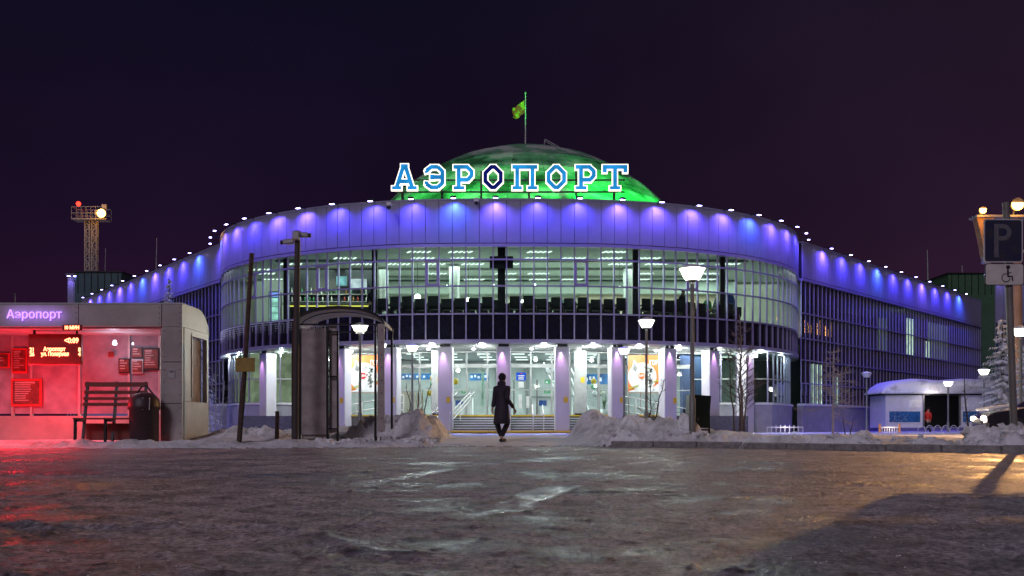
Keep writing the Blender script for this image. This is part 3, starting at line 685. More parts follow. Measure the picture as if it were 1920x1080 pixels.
# lit rooms in the right wing
for s0, s1, z0, z1, st in ((13.0, 15.2, 5.6, 7.9, .05), (18.6, 20.4, 5.6, 8.3, .42), (22.6, 24.0, 5.6, 6.9, .30), (23.2, 28.4, 5.7, 8.4, .05), (2.2, 4.0, 1.8, 4.2, .30), (5.4, 6.6, 1.8, 3.6, .22)):
    c = MB(); ss = np.arange(s0, s1, .14)
    for k, (a, b) in enumerate(zip(ss, ss[1:])):
        p, _ = RW.at(a, .45 + .05 * (k % 2)); q, _ = RW.at(b, .45 + .05 * ((k + 1) % 2)); c.add([(p.x, p.y, z0), (q.x, q.y, z0), (q.x, q.y, z1), (p.x, p.y, z1)], [(0, 1, 2, 3)])
    B(c, 'lit_blind', emis('lit_blind_%d' % int(st * 100), (.60, .85, .58), st * 6.0, 0, .35))
# fairy lights: icicle curtain below the left windows, orange string in one; right-hand dots stand in for a reflected lit sign
fl = MB(); R4 = random.Random(9)
for s in np.arange(-19.5, -10.3, .10):
    L = R4.choice((.25, .45, .7, .55)); z = ZSP - .06
    while z > ZSP - L:
        p, _ = DR.at(s, -.06); fl.ball((p.x, p.y, z), .010, 4, 2); z -= .11
o = B(fl, 'icicle_lights', emis('icicle_light', (.65, .65, 1.0), 1.8)); o['kind'] = 'stuff'
fl = MB()
for s, z0, z1 in ((-15.25, 7.3, 8.8),):
    for z in np.arange(z0, z1, .13): p, _ = DR.at(s + R4.uniform(-.12, .12), .3); fl.ball((p.x, p.y, z), .03, 5, 3)
for s in np.arange(1.2, 5.2, .42):
    for z in np.arange(6.0, 6.0 + R4.uniform(.4, .9), .09): p, _ = RW.at(s + R4.uniform(-.05, .05), .35); fl.ball((p.x, p.y, z), .03, 5, 3)
p, _ = DR.at(16.2, .25)
for z in np.arange(5.6, 6.3, .1): fl.ball((p.x + R4.uniform(-.05, .05), p.y, z), .03, 5, 3)
o = B(fl, 'orange_string_and_sign_glow', E_warm); o['kind'] = 'stuff'

# ------------------------------------------------ dome, its flag and ladder
dome = thing('green_lit_dome', 'faceted dome with patchy snow glowing green above the sign letters', 'dome', (.83, 62, 10.6))
RD, ZD = 11.75, 5.87 - 10.6
NS, NR = 28, 7
ths = [math.radians(3.0) + (math.radians(66) - math.radians(3.0)) * (k / NR) ** .9 for k in range(NR + 1)]
for k in range(NR):
    vs = []
    for th in (ths[k], ths[k + 1] - .0012):
        for a in (-math.pi / NS + .0012, math.pi / NS - .0012):
            vs.append(Vector((RD * math.sin(th) * math.sin(a), -RD * math.sin(th) * math.cos(a), ZD + RD * math.cos(th))))
    nrm = (vs[1] - vs[0]).cross(vs[2] - vs[0]).normalized() * .05; w = [v - nrm if nrm.z > 0 else v + nrm for v in vs]
    me = MB().add(vs + w, [(0, 1, 3, 2), (4, 6, 7, 5), (0, 4, 5, 1), (2, 3, 7, 6), (0, 2, 6, 4), (1, 5, 7, 3)]).mesh('dome_panel', M_dome)
    for j in range(NS):
        if k > 3 and 7 < j < 21: continue                              # the back of the dome cannot be seen
        o = inst('dome_panel', me, dome, (0, 0, 0), (0, 0, j * 2 * math.pi / NS))
pr = MB(); prof = [(RD * math.sin(t) - .07, ZD + RD * math.cos(t) - .07) for t in np.linspace(.02, 1.16, 16)]
pr.lathe(prof, n=28); pr.build('dome_shell', M_black, dome)
MB().lathe([(0, .30), (.7, .28), (.75, .0), (.75, -.25)], (0, 0, ZD + RD - .05), 14).build('dome_cap', M_grey, dome)
MB().box((-.9, -.3, ZD + RD + .12), (.35, .35, .25), bev=.03).build('roof_vent', M_dark, dome)
for x, y, ax, ay, az, pw in ((-6.2, 49.5, -2.6, 57, 16.8, 3900), (-1.5, 48.6, -.5, 58, 18.5, 5980), (3.2, 48.6, 2.6, 57, 17.6, 8840), (7.6, 50.2, 6.5, 57, 14, 9360), (9.4, 52.5, 10, 60, 12.5, 4420), (-9.2, 51.2, -7.5, 58, 13, 1820)):
    f = MB().box((x, y, 10.86), (.4, .25, .28), bev=.03).build('green_flood_lamp', M_dark, dome, True)
    lamp('green_light', 'SPOT', (x, y, 11.05), pw, (.0, 1.0, .10), dome, .1, (ax, ay, az), 95, .8)
fp = thing('flagpole', 'thin green lit pole standing on the very top of the dome', 'flagpole', (.83, 61.2, 17.9))
MB().tube([(0, 0, -.7), (0, 0, 3.05)], [.045, .03], 8).ball((0, 0, 3.07), .06).build('pole', mat('pale_pole', (.6, .65, .6), .4), fp)
lamp('pole_light', 'SPOT', (.9, 59.6, 17.9), 55, (.1, 1, .25), fp, .05, (.8, 61.2, 20.2), 60, .7)
fg = MB(); nx, nz = 14, 12; vs = []
for a in range(nx + 1):
    for b in range(nz + 1):
        u, v = a / nx, b / nz; w = .85 * (1 - .12 * u)
        vs.append((.83 - .04 - .74 * u - .04 * math.sin(v * 5), 61.2 + .10 * math.sin(u * 9 + v * 2) * (.3 + u), 20.55 - .5 * u ** .8 - (.80 - .1 * u) * v + .04 * math.sin(u * 7)))
fs = [(a * (nz + 1) + b, (a + 1) * (nz + 1) + b, (a + 1) * (nz + 1) + b + 1, a * (nz + 1) + b + 1) for a in range(nx) for b in range(nz)]
flm = mat('flag_cloth', (.55, .40, .04), .8, 0, .1, 2.4, col2=(.45, .07, .03), thr=(.45, .55))
fgo = fg.add(vs, fs, True).build('flag', flm); tag(fgo, 'small drooping orange and yellow flag flying from the pole on the dome', 'flag')
ld = thing('roof_ladder', 'slanted rail ladder rising over the right side of the dome top', 'ladder', (3.1, 61, 17.2))
rl = MB()
a, b = at(1022, 261, 61), at(1054, 279, 61)
for dy in (0, .4):
    MB().tube([(a.x, a.y + dy, a.z), (b.x, b.y + dy, b.z)], .035, 6).build('rail', M_lgrey, ld, True)
    for t in (0, .55): p = a.lerp(b, t); MB().tube([(p.x, p.y + dy, p.z), (p.x - .1, p.y + dy, p.z - .6)], .025, 6).build('rail_post', M_lgrey, ld, True)
for t in np.linspace(.1, .9, 5): p = a.lerp(b, t); MB().tube([p, (p.x, p.y + .4, p.z)], .02, 6).build('rung', M_lgrey, ld, True)

# ------------------------------------------------ roof sign
sign = thing('rooftop_sign', 'row of large illuminated blue letters on posts reading АЭРОПОРТ', 'sign', (0, 48.4, 11.1))
SY = 48.4; HL = 1.26; ZB = at(0, 357, SY).z; TK = .27
def stroke(a, b, e=0): return (a, b, e)
def letters():
    t = TK / 2; h = HL
    def oct_(w): c = .30; x0, x1, z0, z1 = t, w - t, t, h - t; return [((x0 + c - t * .4, z0), (x1 - c + t * .4, z0)), ((x1 - c, z0), (x1, z0 + c)), ((x1, z0 + c - t * .4), (x1, z1 - c + t * .4)), ((x1, z1 - c), (x1 - c, z1)), ((x1 - c + t * .4, z1), (x0 + c - t * .4, z1)), ((x0 + c, z1), (x0, z1 - c)), ((x0, z1 - c + t * .4), (x0, z0 + c - t * .4)), ((x0, z0 + c), (x0 + c, z0))]
    s = .11                                                              # serif half height
    O = (1.02, oct_(1.02))
    A = (1.22, [((.22, .08), (.56, h - .1)), ((1.0, .08), (.66, h - .1)), ((.36, .42), (.86, .42)), ((0, s), (.46, s)), ((.76, s), (1.22, s)), ((.44, h - s * .9), (.78, h - s * .9))])
    Pp = (1.0, [((.26, .1), (.26, h - .1)), ((0, s), (.54, s)), ((0, h - t), (.72, h - t)), ((.66, h - t), (.88, h - t - .2)), ((.88, h - t - .16), (.88, .66)), ((.88, .70), (.70, .50)), ((.74, .50), (.30, .50))])
    Pi = (1.22, [((.24, .1), (.24, h - .1)), ((.98, .1), (.98, h - .1)), ((0, s), (.48, s)), ((.74, s), (1.22, s)), ((0, h - t), (1.22, h - t))])
    T = (1.2, [((.6, .1), (.6, h - .1)), ((.34, s), (.86, s)), ((0, h - t), (1.2, h - t)), ((.10, h - .1), (.10, h - .40)), ((1.10, h - .1), (1.10, h - .40))])
    E = (1.0, [((.0 + t, h - .42), (.10, h - .30)), ((.10, h - .32), (.34, h - t)), ((.30, h - t), (.68, h - t)), ((.66, h - t), (.88, h - .34)), ((.88, h - .30), (.88, .30)), ((.88, .34), (.66, t)), ((.68, t), (.30, t)), ((.34, t), (.10, .30)), ((.10, .28), (.12, .42)), ((.36, h / 2), (.88, h / 2)), ((.38, h / 2 - .12), (.38, h / 2 + .12))])
    return [A, E, Pp, O, Pi, O, Pp, T]
def slab(mb, a, b, w, y0, y1, ext=0):
    a = Vector((a[0], 0, a[1])); b = Vector((b[0], 0, b[1])); d = (b - a).normalized(); a = a - d * ext; b = b + d * ext; n = Vector((-d.z, 0, d.x)) * w
    mb.prism([((a + n).x, (a + n).z), ((a - n).x, (a - n).z), ((b - n).x, (b - n).z), ((b + n).x, (b + n).z)], y0, y1)
CXS = [758.5, 815, 869.5, 924.5, 984, 1043, 1098.5, 1153]
names = ['А', 'Э', 'Р', 'О', 'П', 'О', 'Р', 'Т']
for q, ((w, st), cx) in enumerate(zip(letters(), CXS)):
    L = bpy.data.objects.new('letter', None); COL.objects.link(L); L.parent = sign; L.location = (atx(cx, SY) - w / 2, 0, ZB - 11.1)
    L['label'] = 'sign letter ' + names[q] + (' with faintly glowing dark blue face' if q == 3 else ' with glowing blue face')
    rim = MB(); fc = MB(); edge = .052; thin = .70 if q in (0, 4, 7) else .86
    for j, (a, b) in enumerate(st):
        dz = .0015 * j; wd = (TK / 2 - edge * .5); serif = abs(a[1] - b[1]) < .01 and a[1] < .13 and q not in (1, 3, 5)
        ww = wd * (.84 if serif else 1)
        slab(rim, a, b, ww + edge * .75, -.05 - dz, .10 + dz, edge * .9)
        slab(fc, a, b, ww - edge * .25, -.085 - dz, -.06, 0 - (edge * .2 if serif else 0))
    rim.build('letter_rim', E_rim, L); fc.build('letter_face', E_letd if q == 3 else E_let, L)
    lamp('letter_glow', 'POINT', (w / 2, -.5, HL / 2), 5, (.35, .6, 1), L, .3, world=False)
fr = MB()
x0, x1 = atx(740, SY), atx(1172, SY)
for z in (ZB - .03, ZB + .55): MB().bar((x0, SY + .2, z), (x1, SY + .2, z), .07).build('sign_rail', M_dark, sign, True)
for px in (753, 828, 902, 992, 1081, 1153): MB().bar((atx(px, SY), SY + .26, 10.6), (atx(px, SY), SY + .26, ZB + 1.0), .09).bar((atx(px, SY), SY + .3, ZB + .6), (atx(px, SY), SY + 1.5, 10.65), .06).build('sign_post', M_dark, sign, True)
# cameras on the parapet
for px, py in ((729, 386), (893, 378)):
    c = at(px, py, 46.0); t = thing('security_camera', 'small white camera under the parapet left of the sign' if px < 800 else 'small white camera on the parapet below the letter Р', 'camera', c)
    MB().box((0, .2, .12), (.12, .34, .08)).build('bracket', M_lgrey, t); MB().box((0, 0, .08), (.22, .24, .16), bev=.03).build('housing', M_white, t); MB().ball((0, 0, -.06), .1).build('dome_lens', M_black, t)

# ------------------------------------------------ things inside the halls
chair = thing('lounge_chair', 'low black upholstered seat in the row behind the upper windows', 'chair', (0, 0, 0), 0, 'black seats behind the upper windows')
mseat = mat('black_upholstery', (.025, .03, .03), .5)
MB().box((0, 0, .38), (.56, .52, .14), bev=.03).build('seat', mseat, chair); MB().box((0, -.26, .64), (.54, .10, .50), bev=.03).build('backrest', mseat, chair)
for dx in (-1, 1): MB().box((dx * .29, 0, .55), (.05, .5, .08)).build('armrest', M_dark, chair); MB().box((dx * .24, 0, .17), (.05, .4, .34)).build('leg', M_dark, chair)
first = True
for s in np.arange(-6.3, 13.2, .66):
    for d, off in ((.95, 0), (2.6, .3)):
        if 6.1 < s < 6.9 or rnd.random() < .08: continue
        p, n = DR.at(s + off, d); rz = math.atan2(n.y, n.x) + math.pi / 2 + rnd.uniform(-.05, .05)
        if first: chair.location = (p.x, p.y, 5.72); chair.rotation_euler = (0, 0, rz); first = False
        else: c_ = copy_tree(chair, None, (p.x, p.y, 5.72), rz); c_.scale = (1, 1, rnd.uniform(.88, 1.08))
for px, py, r, lab in ((783, 557, .16, 'brightest round globe in place of a lamp reflection, left of the other two'), (878, 563, .14, 'round globe in place of a lamp reflection left of the black inner column'), (981, 566, .12, 'round globe in place of a lamp reflection right of the black inner column'), (838, 536, .05, 'tiny high pendant lamp left of the letter Р axis behind the sash'), (925, 534, .05, 'tiny high pendant lamp just left of the black inner column'), (1003, 534, .05, 'tiny high pendant lamp right of the black inner column'), (1162, 538, .05, 'tiny high pendant lamp near the right dark column')):  # the three large globes stand in for plaza lamps reflected in the glass
    p = at(px, py, 51.5); t = thing('pendant_and_glint', lab, 'lamp', p); MB().tube([(0, 0, r), (0, 0, 8.9 - p.z)], .012, 5).build('cord', M_dark, t); MB().ball((0, 0, 0), r, 12, 8).build('globe', emis('pendant_and_glint_globe', (1, 1, .93), 12), t)
# bar at the left of the upper hall
bar = thing('bar_shelves', 'dark bar wall with lit glass shelves behind the upper left windows', 'shelf', (-9.6, 52.6, 5.72))
mb_ = mat('bar_black', (.014, .017, .028), .4)
MB().box((0, .5, 1.6), (4.9, .1, 3.1)).build('back_panel', mb_, bar)
for z in (.95, 1.35, 1.75): MB().box((0, .30, z), (4.7, .3, .03)).build('shelf', M_lgrey, bar)
MB().box((0, .43, .80), (4.6, .03, .05)).build('light_strip', emis('bar_strip', (.9, .9, .3), 3.5), bar)
cnt = thing('bar_counter', 'long bar counter with yellow lit edge below the bottle shelves', 'counter', (-9.4, 51.4, 5.72))
MB().box((0, 0, .5), (4.6, .5, 1.0), bev=.02).build('cabinet', mb_, cnt); MB().box((0, -.05, 1.03), (4.8, .65, .05)).build('counter_top', M_lgrey, cnt); MB().box((0, -.3, .92), (4.4, .02, .06)).build('edge_light', emis('bar_edge', (1, .85, .15), 1.6), cnt)
bots = [MB().lathe([(.0, 0), (.038, 0), (.038, .17), (.014, .23), (.014, .30), (0, .30)], n=8).mesh('bottle', mat('bottle_' + nm, c, .15)) for nm, c in (('clear', (.65, .68, .66)), ('amber', (.35, .16, .03)), ('green', (.06, .25, .10)), ('red', (.4, .05, .04)))]
bn = 0
for sh_, cnum in ((.965, 20), (1.365, 18), (1.765, 16)):
    for k in range(cnum):
        if rnd.random() < .12: continue
        o = bpy.data.objects.new('bottle', bots[rnd.choice((0, 0, 0, 1, 2, 3))]); COL.objects.link(o); o.location = (-9.6 - 2.1 + 4.2 * k / cnum + rnd.uniform(-.03, .03), 52.9, 5.72 + sh_); o.scale = (1.15, 1.15, 1.15)
        tag(o, 'bottle standing on the lit bar shelves in the upper left hall', 'bottle', 'bottles on the bar shelves')
for x, z, w, lab, mm in ((at(641, 527, 52.5), 0, .62, 'small wall screen with cyan figures above the bar', E_screen), (at(672, 532, 52.5), 0, .95, 'larger wall screen with pale picture above the bar', emis('screen_pale', (.75, .8, .9), 1.1, 0, .4))):
    t = thing('television', lab, 'screen', x); MB().box((0, 0, 0), (w, .07, .56), bev=.01).build('casing', M_dark, t); MB().box((0, -.042, 0), (w - .06, .01, .50)).build('screen', mm, t)
lamp('bar_light', 'AREA', (-9.5, 51.6, 8.2), 60, (1, .95, .8), bld, aim=(-9.6, 53.1, 6.6), sx_=3, sy_=.5)
fr_ = thing('drinks_fridge', 'bright glass fronted drinks fridge at the left end of the bar', 'fridge', (-12.6, 53.0, 5.72))
MB().box((0, 0, .95), (.6, .5, 1.9), bev=.02).build('cabinet', M_dark, fr_); MB().box((0, -.255, .85), (.5, .02, 1.4)).build('lit_door', emis('fridge_glow', (.45, .85, .75), 1.2, 0, .6), fr_); MB().box((0, -.255, 1.72), (.5, .02, .24)).build('header', emis('fridge_header', (.25, .35, 1), 1.6), fr_)
for z in (.4, .75, 1.1): MB().box((0, -.27, z), (.5, .02, .02)).build('fridge_shelf', M_dark, fr_)
# play corner cut-outs
for px, col, h, w, lab, sh_ in ((1287, (.05, .35, .5), .35, .9, 'low teal play panel left of the green one behind the upper right windows', 0), (1326, (.05, .45, .15), .62, .45, 'round topped green and yellow play panel behind upper right windows', 1), (1342, (.75, .75, .75), .7, .5, 'striped grey and white play cone behind upper right windows', 2), (1351, (.05, .12, .45), .66, .22, 'narrow blue play panel behind upper right windows', 1), (1366, (.04, .12, .5), .95, .66, 'tall blue and yellow butterfly shaped play panel behind upper right windows', 1)):
    p = at(px, 585, 51.4); t = thing('play_panel', lab, 'play panel', (p.x, 51.4, 5.72)); bz = .55
    if sh_ == 1: poly = [(-w / 2, 0), (w / 2, 0)] + [(w / 2 * math.cos(a), h * .55 + h * .45 * math.sin(a)) for a in np.linspace(0, math.pi, 10)]
    elif sh_ == 2: poly = [(-w / 2, 0), (w / 2, 0), (.06, h), (-.06, h)]
    else: poly = [(-w / 2, 0), (w / 2, 0), (w / 2, h * .9), (-w / 2, h)]
    o = MB().prism([(a, b + bz + .1) for a, b in poly], -.05, .05).build('panel', mat('play_%d' % px, col, .5), t)
    MB().box((0, 0, bz / 2 + .05), (w * .8, .2, bz + .1)).build('stand', M_dark, t)
    if px in (1326, 1366): MB().prism([(-w * .4, bz + .12), (w * .4, bz + .12), (w * .5, bz + .3), (0, bz + .22), (-w * .45, bz + .15)], -.07, -.052).build('yellow_patch', mat('play_yellow', (.8, .6, .03), .5), t)
    if px == 1342:
        for k in range(3): MB().box((.0, -.06, bz + .2 + k * .18), (.34 - .08 * k, .02, .05)).build('stripe', M_grey, t)

# entrance hall furnishing
def sbox(name, lab, cat, x, y, z, w, h, m, d=.06, grp=None):
    return tag(MB().box((x, y, z), (w, d, h), bev=min(.02, d / 3)).build(name, m), lab, cat, grp)
def counter(x0, lab):
    t = thing('service_counter', lab, 'counter', (x0, 55.2, ZP)); MB().box((0, 0, .55), (2.3, .7, 1.1), bev=.04).build('cabinet', M_white, t); MB().box((0, -.05, 1.13), (2.4, .8, .05)).build('counter_top', M_lgrey, t); MB().box((-.5, -.36, .75), (.42, .02, .3)).build('blue_plate', M_blue, t); MB().box((.4, -.36, .75), (.42, .02, .3)).build('blue_plate', M_blue, t)
    for k in (-1, 0, 1): MB().box((k * .72, -.362, .4), (.02, .02, .7)).build('joint', M_grey, t)
counter(2.2, 'white service counter right of the blue door sign in the entrance hall'); counter(-3.3, 'white service counter left of the person in the entrance hall')
cols = [emis('hall_sign_blue', (.10, .35, .75), .75, 0, .5), emis('hall_sign_white', (.8, .9, 1), 1.3, 0, .3), emis('hall_sign_green', (.15, .55, .25), .8, 0, .3)]
for x, z, w, h, k, lab in ((-5.0, 3.35, 2.8, .34, 0, 'long blue lit board above the left counters'), (-1.9, 3.32, 1.1, .4, 0, 'short blue lit board with white marks beside the left column'), (2.2, 3.05, .62, .24, 2, 'green direction board below the hall clock'), (5.4, 3.2, 2.4, .6, 0, 'blue lit shop board between the right columns'), (-8.6, 3.25, 2.0, .3, 1, 'white lit shop board seen left of the steps')):
    t = thing('lit_board', lab, 'sign', (x, 57.6, z)); MB().box((0, 0, 0), (w, .12, h), bev=.01).build('board_case', cols[k], t)
    for j in range(int(w / .2)):
        if rnd.random() < .7: MB().box((-w / 2 + .12 + j * .2, -.07, rnd.uniform(-.05, .05)), (.12, .02, h * .35)).build('white_mark', cols[1], t)
for x, z, lab in ((-2.55, 2.2, 'left'), (1.9, 2.2, 'right')):
    t = thing('exit_arrow_sign', 'small green arrow sign hanging in the %s half of the hall' % lab, 'sign', (x, 53.6, z + .15)); MB().box((0, 0, 0), (.36, .04, .22)).build('plate', cols[2], t)
    MB().bar((-.1, -.03, 0), (.1, -.03, 0), .02, .03).bar((-.1, -.035, 0), (-.03, -.035, .06), .02, .03).bar((-.1, -.04, 0), (-.03, -.04, -.06), .02, .03).build('arrow', M_white, t)
c = thing('wall_clock', 'round white clock hanging above the green board in the hall', 'clock', (2.05, 54, 3.55))
MB().tube([(0, 0, 0), (0, .08, 0)], .27, 20).build('clock_case', M_grey, c); MB().tube([(0, -.02, 0), (0, .0, 0)], .235, 20).build('dial', M_white, c); MB().bar((0, -.03, 0), (0, -.03, .18), .02).build('hand', M_black, c); MB().bar((0, -.035, 0), (.08, -.035, .12), .02).build('hand', M_black, c)
bs = thing('door_sign', 'bright blue sign on the entrance door right of the walking person', 'sign', (.47, 51.62, 3.05))
MB().box((0, 0, 0), (.50, .03, .42), bev=.01).build('plate', emis('door_sign_blue', (.015, .10, .75), .9), bs)
for k, (w, z) in enumerate(((.12, .15), (.34, .04), (.26, -.05), (.30, -.13))): MB().box((0, -.022, z), (w, .01, .055 if k else .03)).build('white_mark', M_white if k else M_red, bs)
sbox('door_notice', 'white notice below the blue sign on the entrance door', 'notice', .47, 51.63, 2.62, .28, .30, M_white, .02)
sbox('door_poster', 'narrow white strip poster low on the left door leaf', 'poster', .42, 51.63, 1.75, .18, .72, M_white, .02)
sbox('door_poster', 'narrow white strip poster low on the right door leaf', 'poster', .82, 51.63, 1.72, .16, .60, M_white, .02)
for x, z, m, lab in ((-4.22, 3.02, M_yellow, 'yellow balloon at the top of the left cluster'), (-4.22, 2.72, M_green, 'green balloon in the middle of the left cluster'), (-4.15, 2.38, M_yellow, 'yellow balloon low in the left cluster'), (-4.38, 2.25, M_yellow, 'yellow balloon at the bottom of the left cluster'), (-3.0, 2.85, M_yellow, 'single yellow balloon beside the left arrow sign'), (4.35, 2.85, M_yellow, 'yellow balloon behind the right grey column'), (4.35, 2.6, M_green, 'green balloon under the yellow one at the right grey column'), (4.4, 2.2, M_white, 'white balloon below the green one at the right grey column')):
    t = thing('balloon', lab, 'balloon', (x, 53.0, z)); MB().ball((0, 0, 0), .15, 12, 8, (1, 1, 1.12)).build('skin', m, t); MB().tube([(0, 0, -.16), (.03, 0, -.9)], .006, 4).build('string', M_white, t)
t = thing('inner_staircase', 'white slanted staircase balustrade inside the hall right of the blue door sign', 'staircase', (2.7, 56.6, 1.0))
for dx, w in ((0, .10), (.42, .05), (.95, .16), (1.2, .10), (1.45, .16)): MB().bar((dx - .9, dx * .3, 3.1), (dx + .35, dx * .3, .2), w, .05).build('stringer', M_white, t)
for k in range(9): MB().box((-.35 + k * .14 + .4, .5, 2.4 - k * .27), (.34, .8, .04)).build('tread', M_lgrey, t)
for x, lab in ((-2.3, 'beige slatted curtain low behind the left glazing beside the ramp'), ): pass
cw = thing('slatted_curtain', 'beige slatted curtain behind the glazing left of the steps', 'curtain', (-5.4, 53.0, 1.05))
for k in range(12): MB().box((-.75 + k * .125, .03 * (k % 2), .62), (.10, .02, 1.2)).build('slat', M_peach, cw)
for x, lab in ((4.95, 'tall potted plant behind the glazing right of the grey rear column'), (5.5, 'second potted plant with broad leaves nearer the poster')):
    t = thing('potted_plant', lab, 'plant', (x, 53.4, 1.0)); MB().lathe([(0, 0), (.16, 0), (.22, .38), (.2, .38)], n=12).build('pot', M_white, t); lf = MB(); Rp = random.Random(int(x * 10))
    for k in range(26):
        a = Rp.uniform(0, 6.28); h = Rp.uniform(.5, 1.35); L = Rp.uniform(.2, .42); c = Vector((.12 * math.cos(a), .12 * math.sin(a), h)); d = Vector((math.cos(a), math.sin(a), Rp.uniform(-.3, .5))) * L; n_ = Vector((-math.sin(a), math.cos(a), 0)) * .07
        lf.add([c, c + d * .5 + n_, c + d, c + d * .5 - n_], [(0, 1, 2, 3)]); lf.tube([(0, 0, .3), c], .008, 3, caps=False)
    lf.build('leaves', mat('leaf_green', (.08, .22, .06), .5), t)
bn_ = thing('hanging_banner', 'narrow pale green vertical strip beside the left end of the entrance door', 'banner', (-1.55, 52.6, 1.5)); MB().box((0, 0, 1.0), (.14, .03, 1.9)).build('cloth', mat('pale_green_cloth', (.45, .65, .5), .7), bn_)
for x, z in ((-11, 3.0), (-9.2, 3.0)): pass
for x in (-6.9, -.9, .9, 3.3, 6.9): B(MB().box((x, 59.9, 2.6), (.12, .2, 3.3)), 'hall_pilaster', M_grey)
# two stepped handrails on the entrance steps
def rail_thing(lab, pts, posts, loc, r=.028, m=M_white):
    t = thing('handrail', lab, 'handrail', loc); L = Vector(loc)
    for pl in pts: MB().tube([Vector(p) for p in pl], r, 6).build('rail', m, t, True)
    for a, b in posts: MB().tube([a, b], r, 6).build('post', m, t, True)
    return t
for x, lab in ((-3.55, 'white handrail climbing the steps beside the left column'), (-2.7, 'white handrail on the steps nearer the walking person')):
    a0, a1 = Vector((x - .25, 47.1, 1.05)), Vector((x + .6, 50.2, 2.2)); dn = Vector((0, 0, .42))
    rail_thing(lab, ((a0, a1), (a0 - dn, a1 - dn), (a0 + Vector((.2, 0, 0)), a1 + Vector((.2, 0, 0)))), ((a0, (a0.x, a0.y, .15)), (a0.lerp(a1, .5), (a0.lerp(a1, .5).x, a0.lerp(a1, .5).y, .6)), (a1, (a1.x, a1.y, 1.0))), (x, 47.1, .15))
rail_thing('short white hoop handrail standing on the right half of the steps', (((1.0, 47.15, 1.0), (1.0, 48.9, 1.5)), ((1.5, 47.15, 1.0), (1.5, 48.9, 1.5)), ((1.0, 47.15, 1.0), (1.5, 47.15, 1.0)), ((1.0, 47.15, .72), (1.5, 47.15, .72))), (((1.0, 47.15, 1.0), (1.0, 47.15, .2)), ((1.5, 47.15, 1.0), (1.5, 47.15, .2)), ((1.0, 48.9, 1.5), (1.0, 48.9, 1.0)), ((1.5, 48.9, 1.5), (1.5, 48.9, 1.0))), (1.25, 47.15, .15))
# ramp railings both sides
for sg, lab in ((1, 'right'), (-1, 'left')):
    x0, x1 = sg * 5.2, sg * 9.2
    if sg < 0: x0, x1 = -5.4, -9.6
    pt = [((x0, 49.6, 2.05), (x1, 49.9, 1.25)), ((x0, 49.6, 1.65), (x1, 49.9, .85)), ((x0, 49.6, 1.3), (x1, 49.9, .5))]
    rail_thing('white sloping ramp railing between the %s columns' % lab, pt, [((x0 + (x1 - x0) * t, 49.6 + .3 * t, 2.05 - .8 * t), (x0 + (x1 - x0) * t, 49.6 + .3 * t, .95 - .8 * t)) for t in (0, .25, .5, .75, 1)], (x0, 49.6, .15))
    o = MB().prism([(min(x0, x1), .1), (max(x0, x1), .1), (max(x0, x1), .95 if sg < 0 else .2), (min(x0, x1), .2 if sg < 0 else .95)], 50.0, 51.4).build('ramp', M_plinth, bld, True)
# orange posters with white disc
for sx0, sx1, sg, lab in ((1178, 1247, 1, 'large orange poster with a white round shape, between the right columns'), (658, 722, -1, 'large orange poster with a white round shape, behind the shelter at left')):
    Yp = 50.6; a, b = at(sx0, 666, Yp), at(sx1, 736, Yp); w = b.x - a.x; h = a.z - b.z; t = thing('orange_poster', lab, 'poster', (a.x + w / 2, Yp, b.z))
    MB().box((0, 0, h / 2), (w, .06, h)).build('sheet', M_orange, t)
    MB().tube([(-.12 * w, -.045, h * .42), (-.12 * w, -.032, h * .42)], h * .38, 28, smooth=False).build('white_disc', M_white, t)
    MB().prism([(-.48 * w, .02), (.49 * w, .02), (.49 * w, h * .36), (.2 * w, h * .16), (-.2 * w, h * .12), (-.48 * w, h * .02 + .03)], -.055, -.046).build('white_wave', M_white, t)
    MB().prism([(-.40 * w, h * .6), (-.36 * w, h * .88), (-.18 * w, h * .7)], -.060, -.052).build('white_ear', M_white, t)
    MB().prism([(-.385 * w, h * .62), (-.35 * w, h * .80), (-.25 * w, h * .66), (-.3 * w, h * .55)], -.066, -.061).build('grey_patch', M_grey, t)
    sp = MB(); R5 = random.Random(4)
    for k in range(34): xx = R5.gauss(.07, .05) * w; zz = h * R5.uniform(.14, .68); sp.tube([(xx, -.064, zz), (xx, -.058, zz)], h * R5.uniform(.012, .04), 7, smooth=False)
    sp.build('speckled_shade', mat('poster_speckle', (.22, .24, .22), .6), t)
    MB().tube([(-.14 * w, -.078, h * .45), (-.14 * w, -.068, h * .45)], h * .09, 20, smooth=False).build('red_badge', M_red if sg < 0 else M_orange, t)
    text_mesh('МЫ', h * .085, M_white, 'badge_lettering', t, (-.14 * w, -.082, h * .42), .002, bold=.006)
    text_mesh('ГОРДИ', h * .17, M_white, 'poster_lettering', t, (.29 * w if sg > 0 else .30 * w, -.05, h * .74), .004, bold=.012, sx_=.72)
    MB().prism([(.18 * w, h * .26), (.48 * w, h * .36), (.48 * w, h * .40), (.18 * w, h * .30)], -.064, -.0565).build('green_stripe', mat('poster_olive', (.45, .5, .05), .5), t)
    for k in range(3): MB().prism([(-.48 * w, h * (.08 + .025 * k)), (-.22 * w, h * (.16 + .02 * k)), (-.22 * w, h * (.17 + .02 * k)), (-.48 * w, h * (.09 + .025 * k))], -.0645 - .001 * k, -.058).build('green_stripe', MATS['poster_olive'], t)
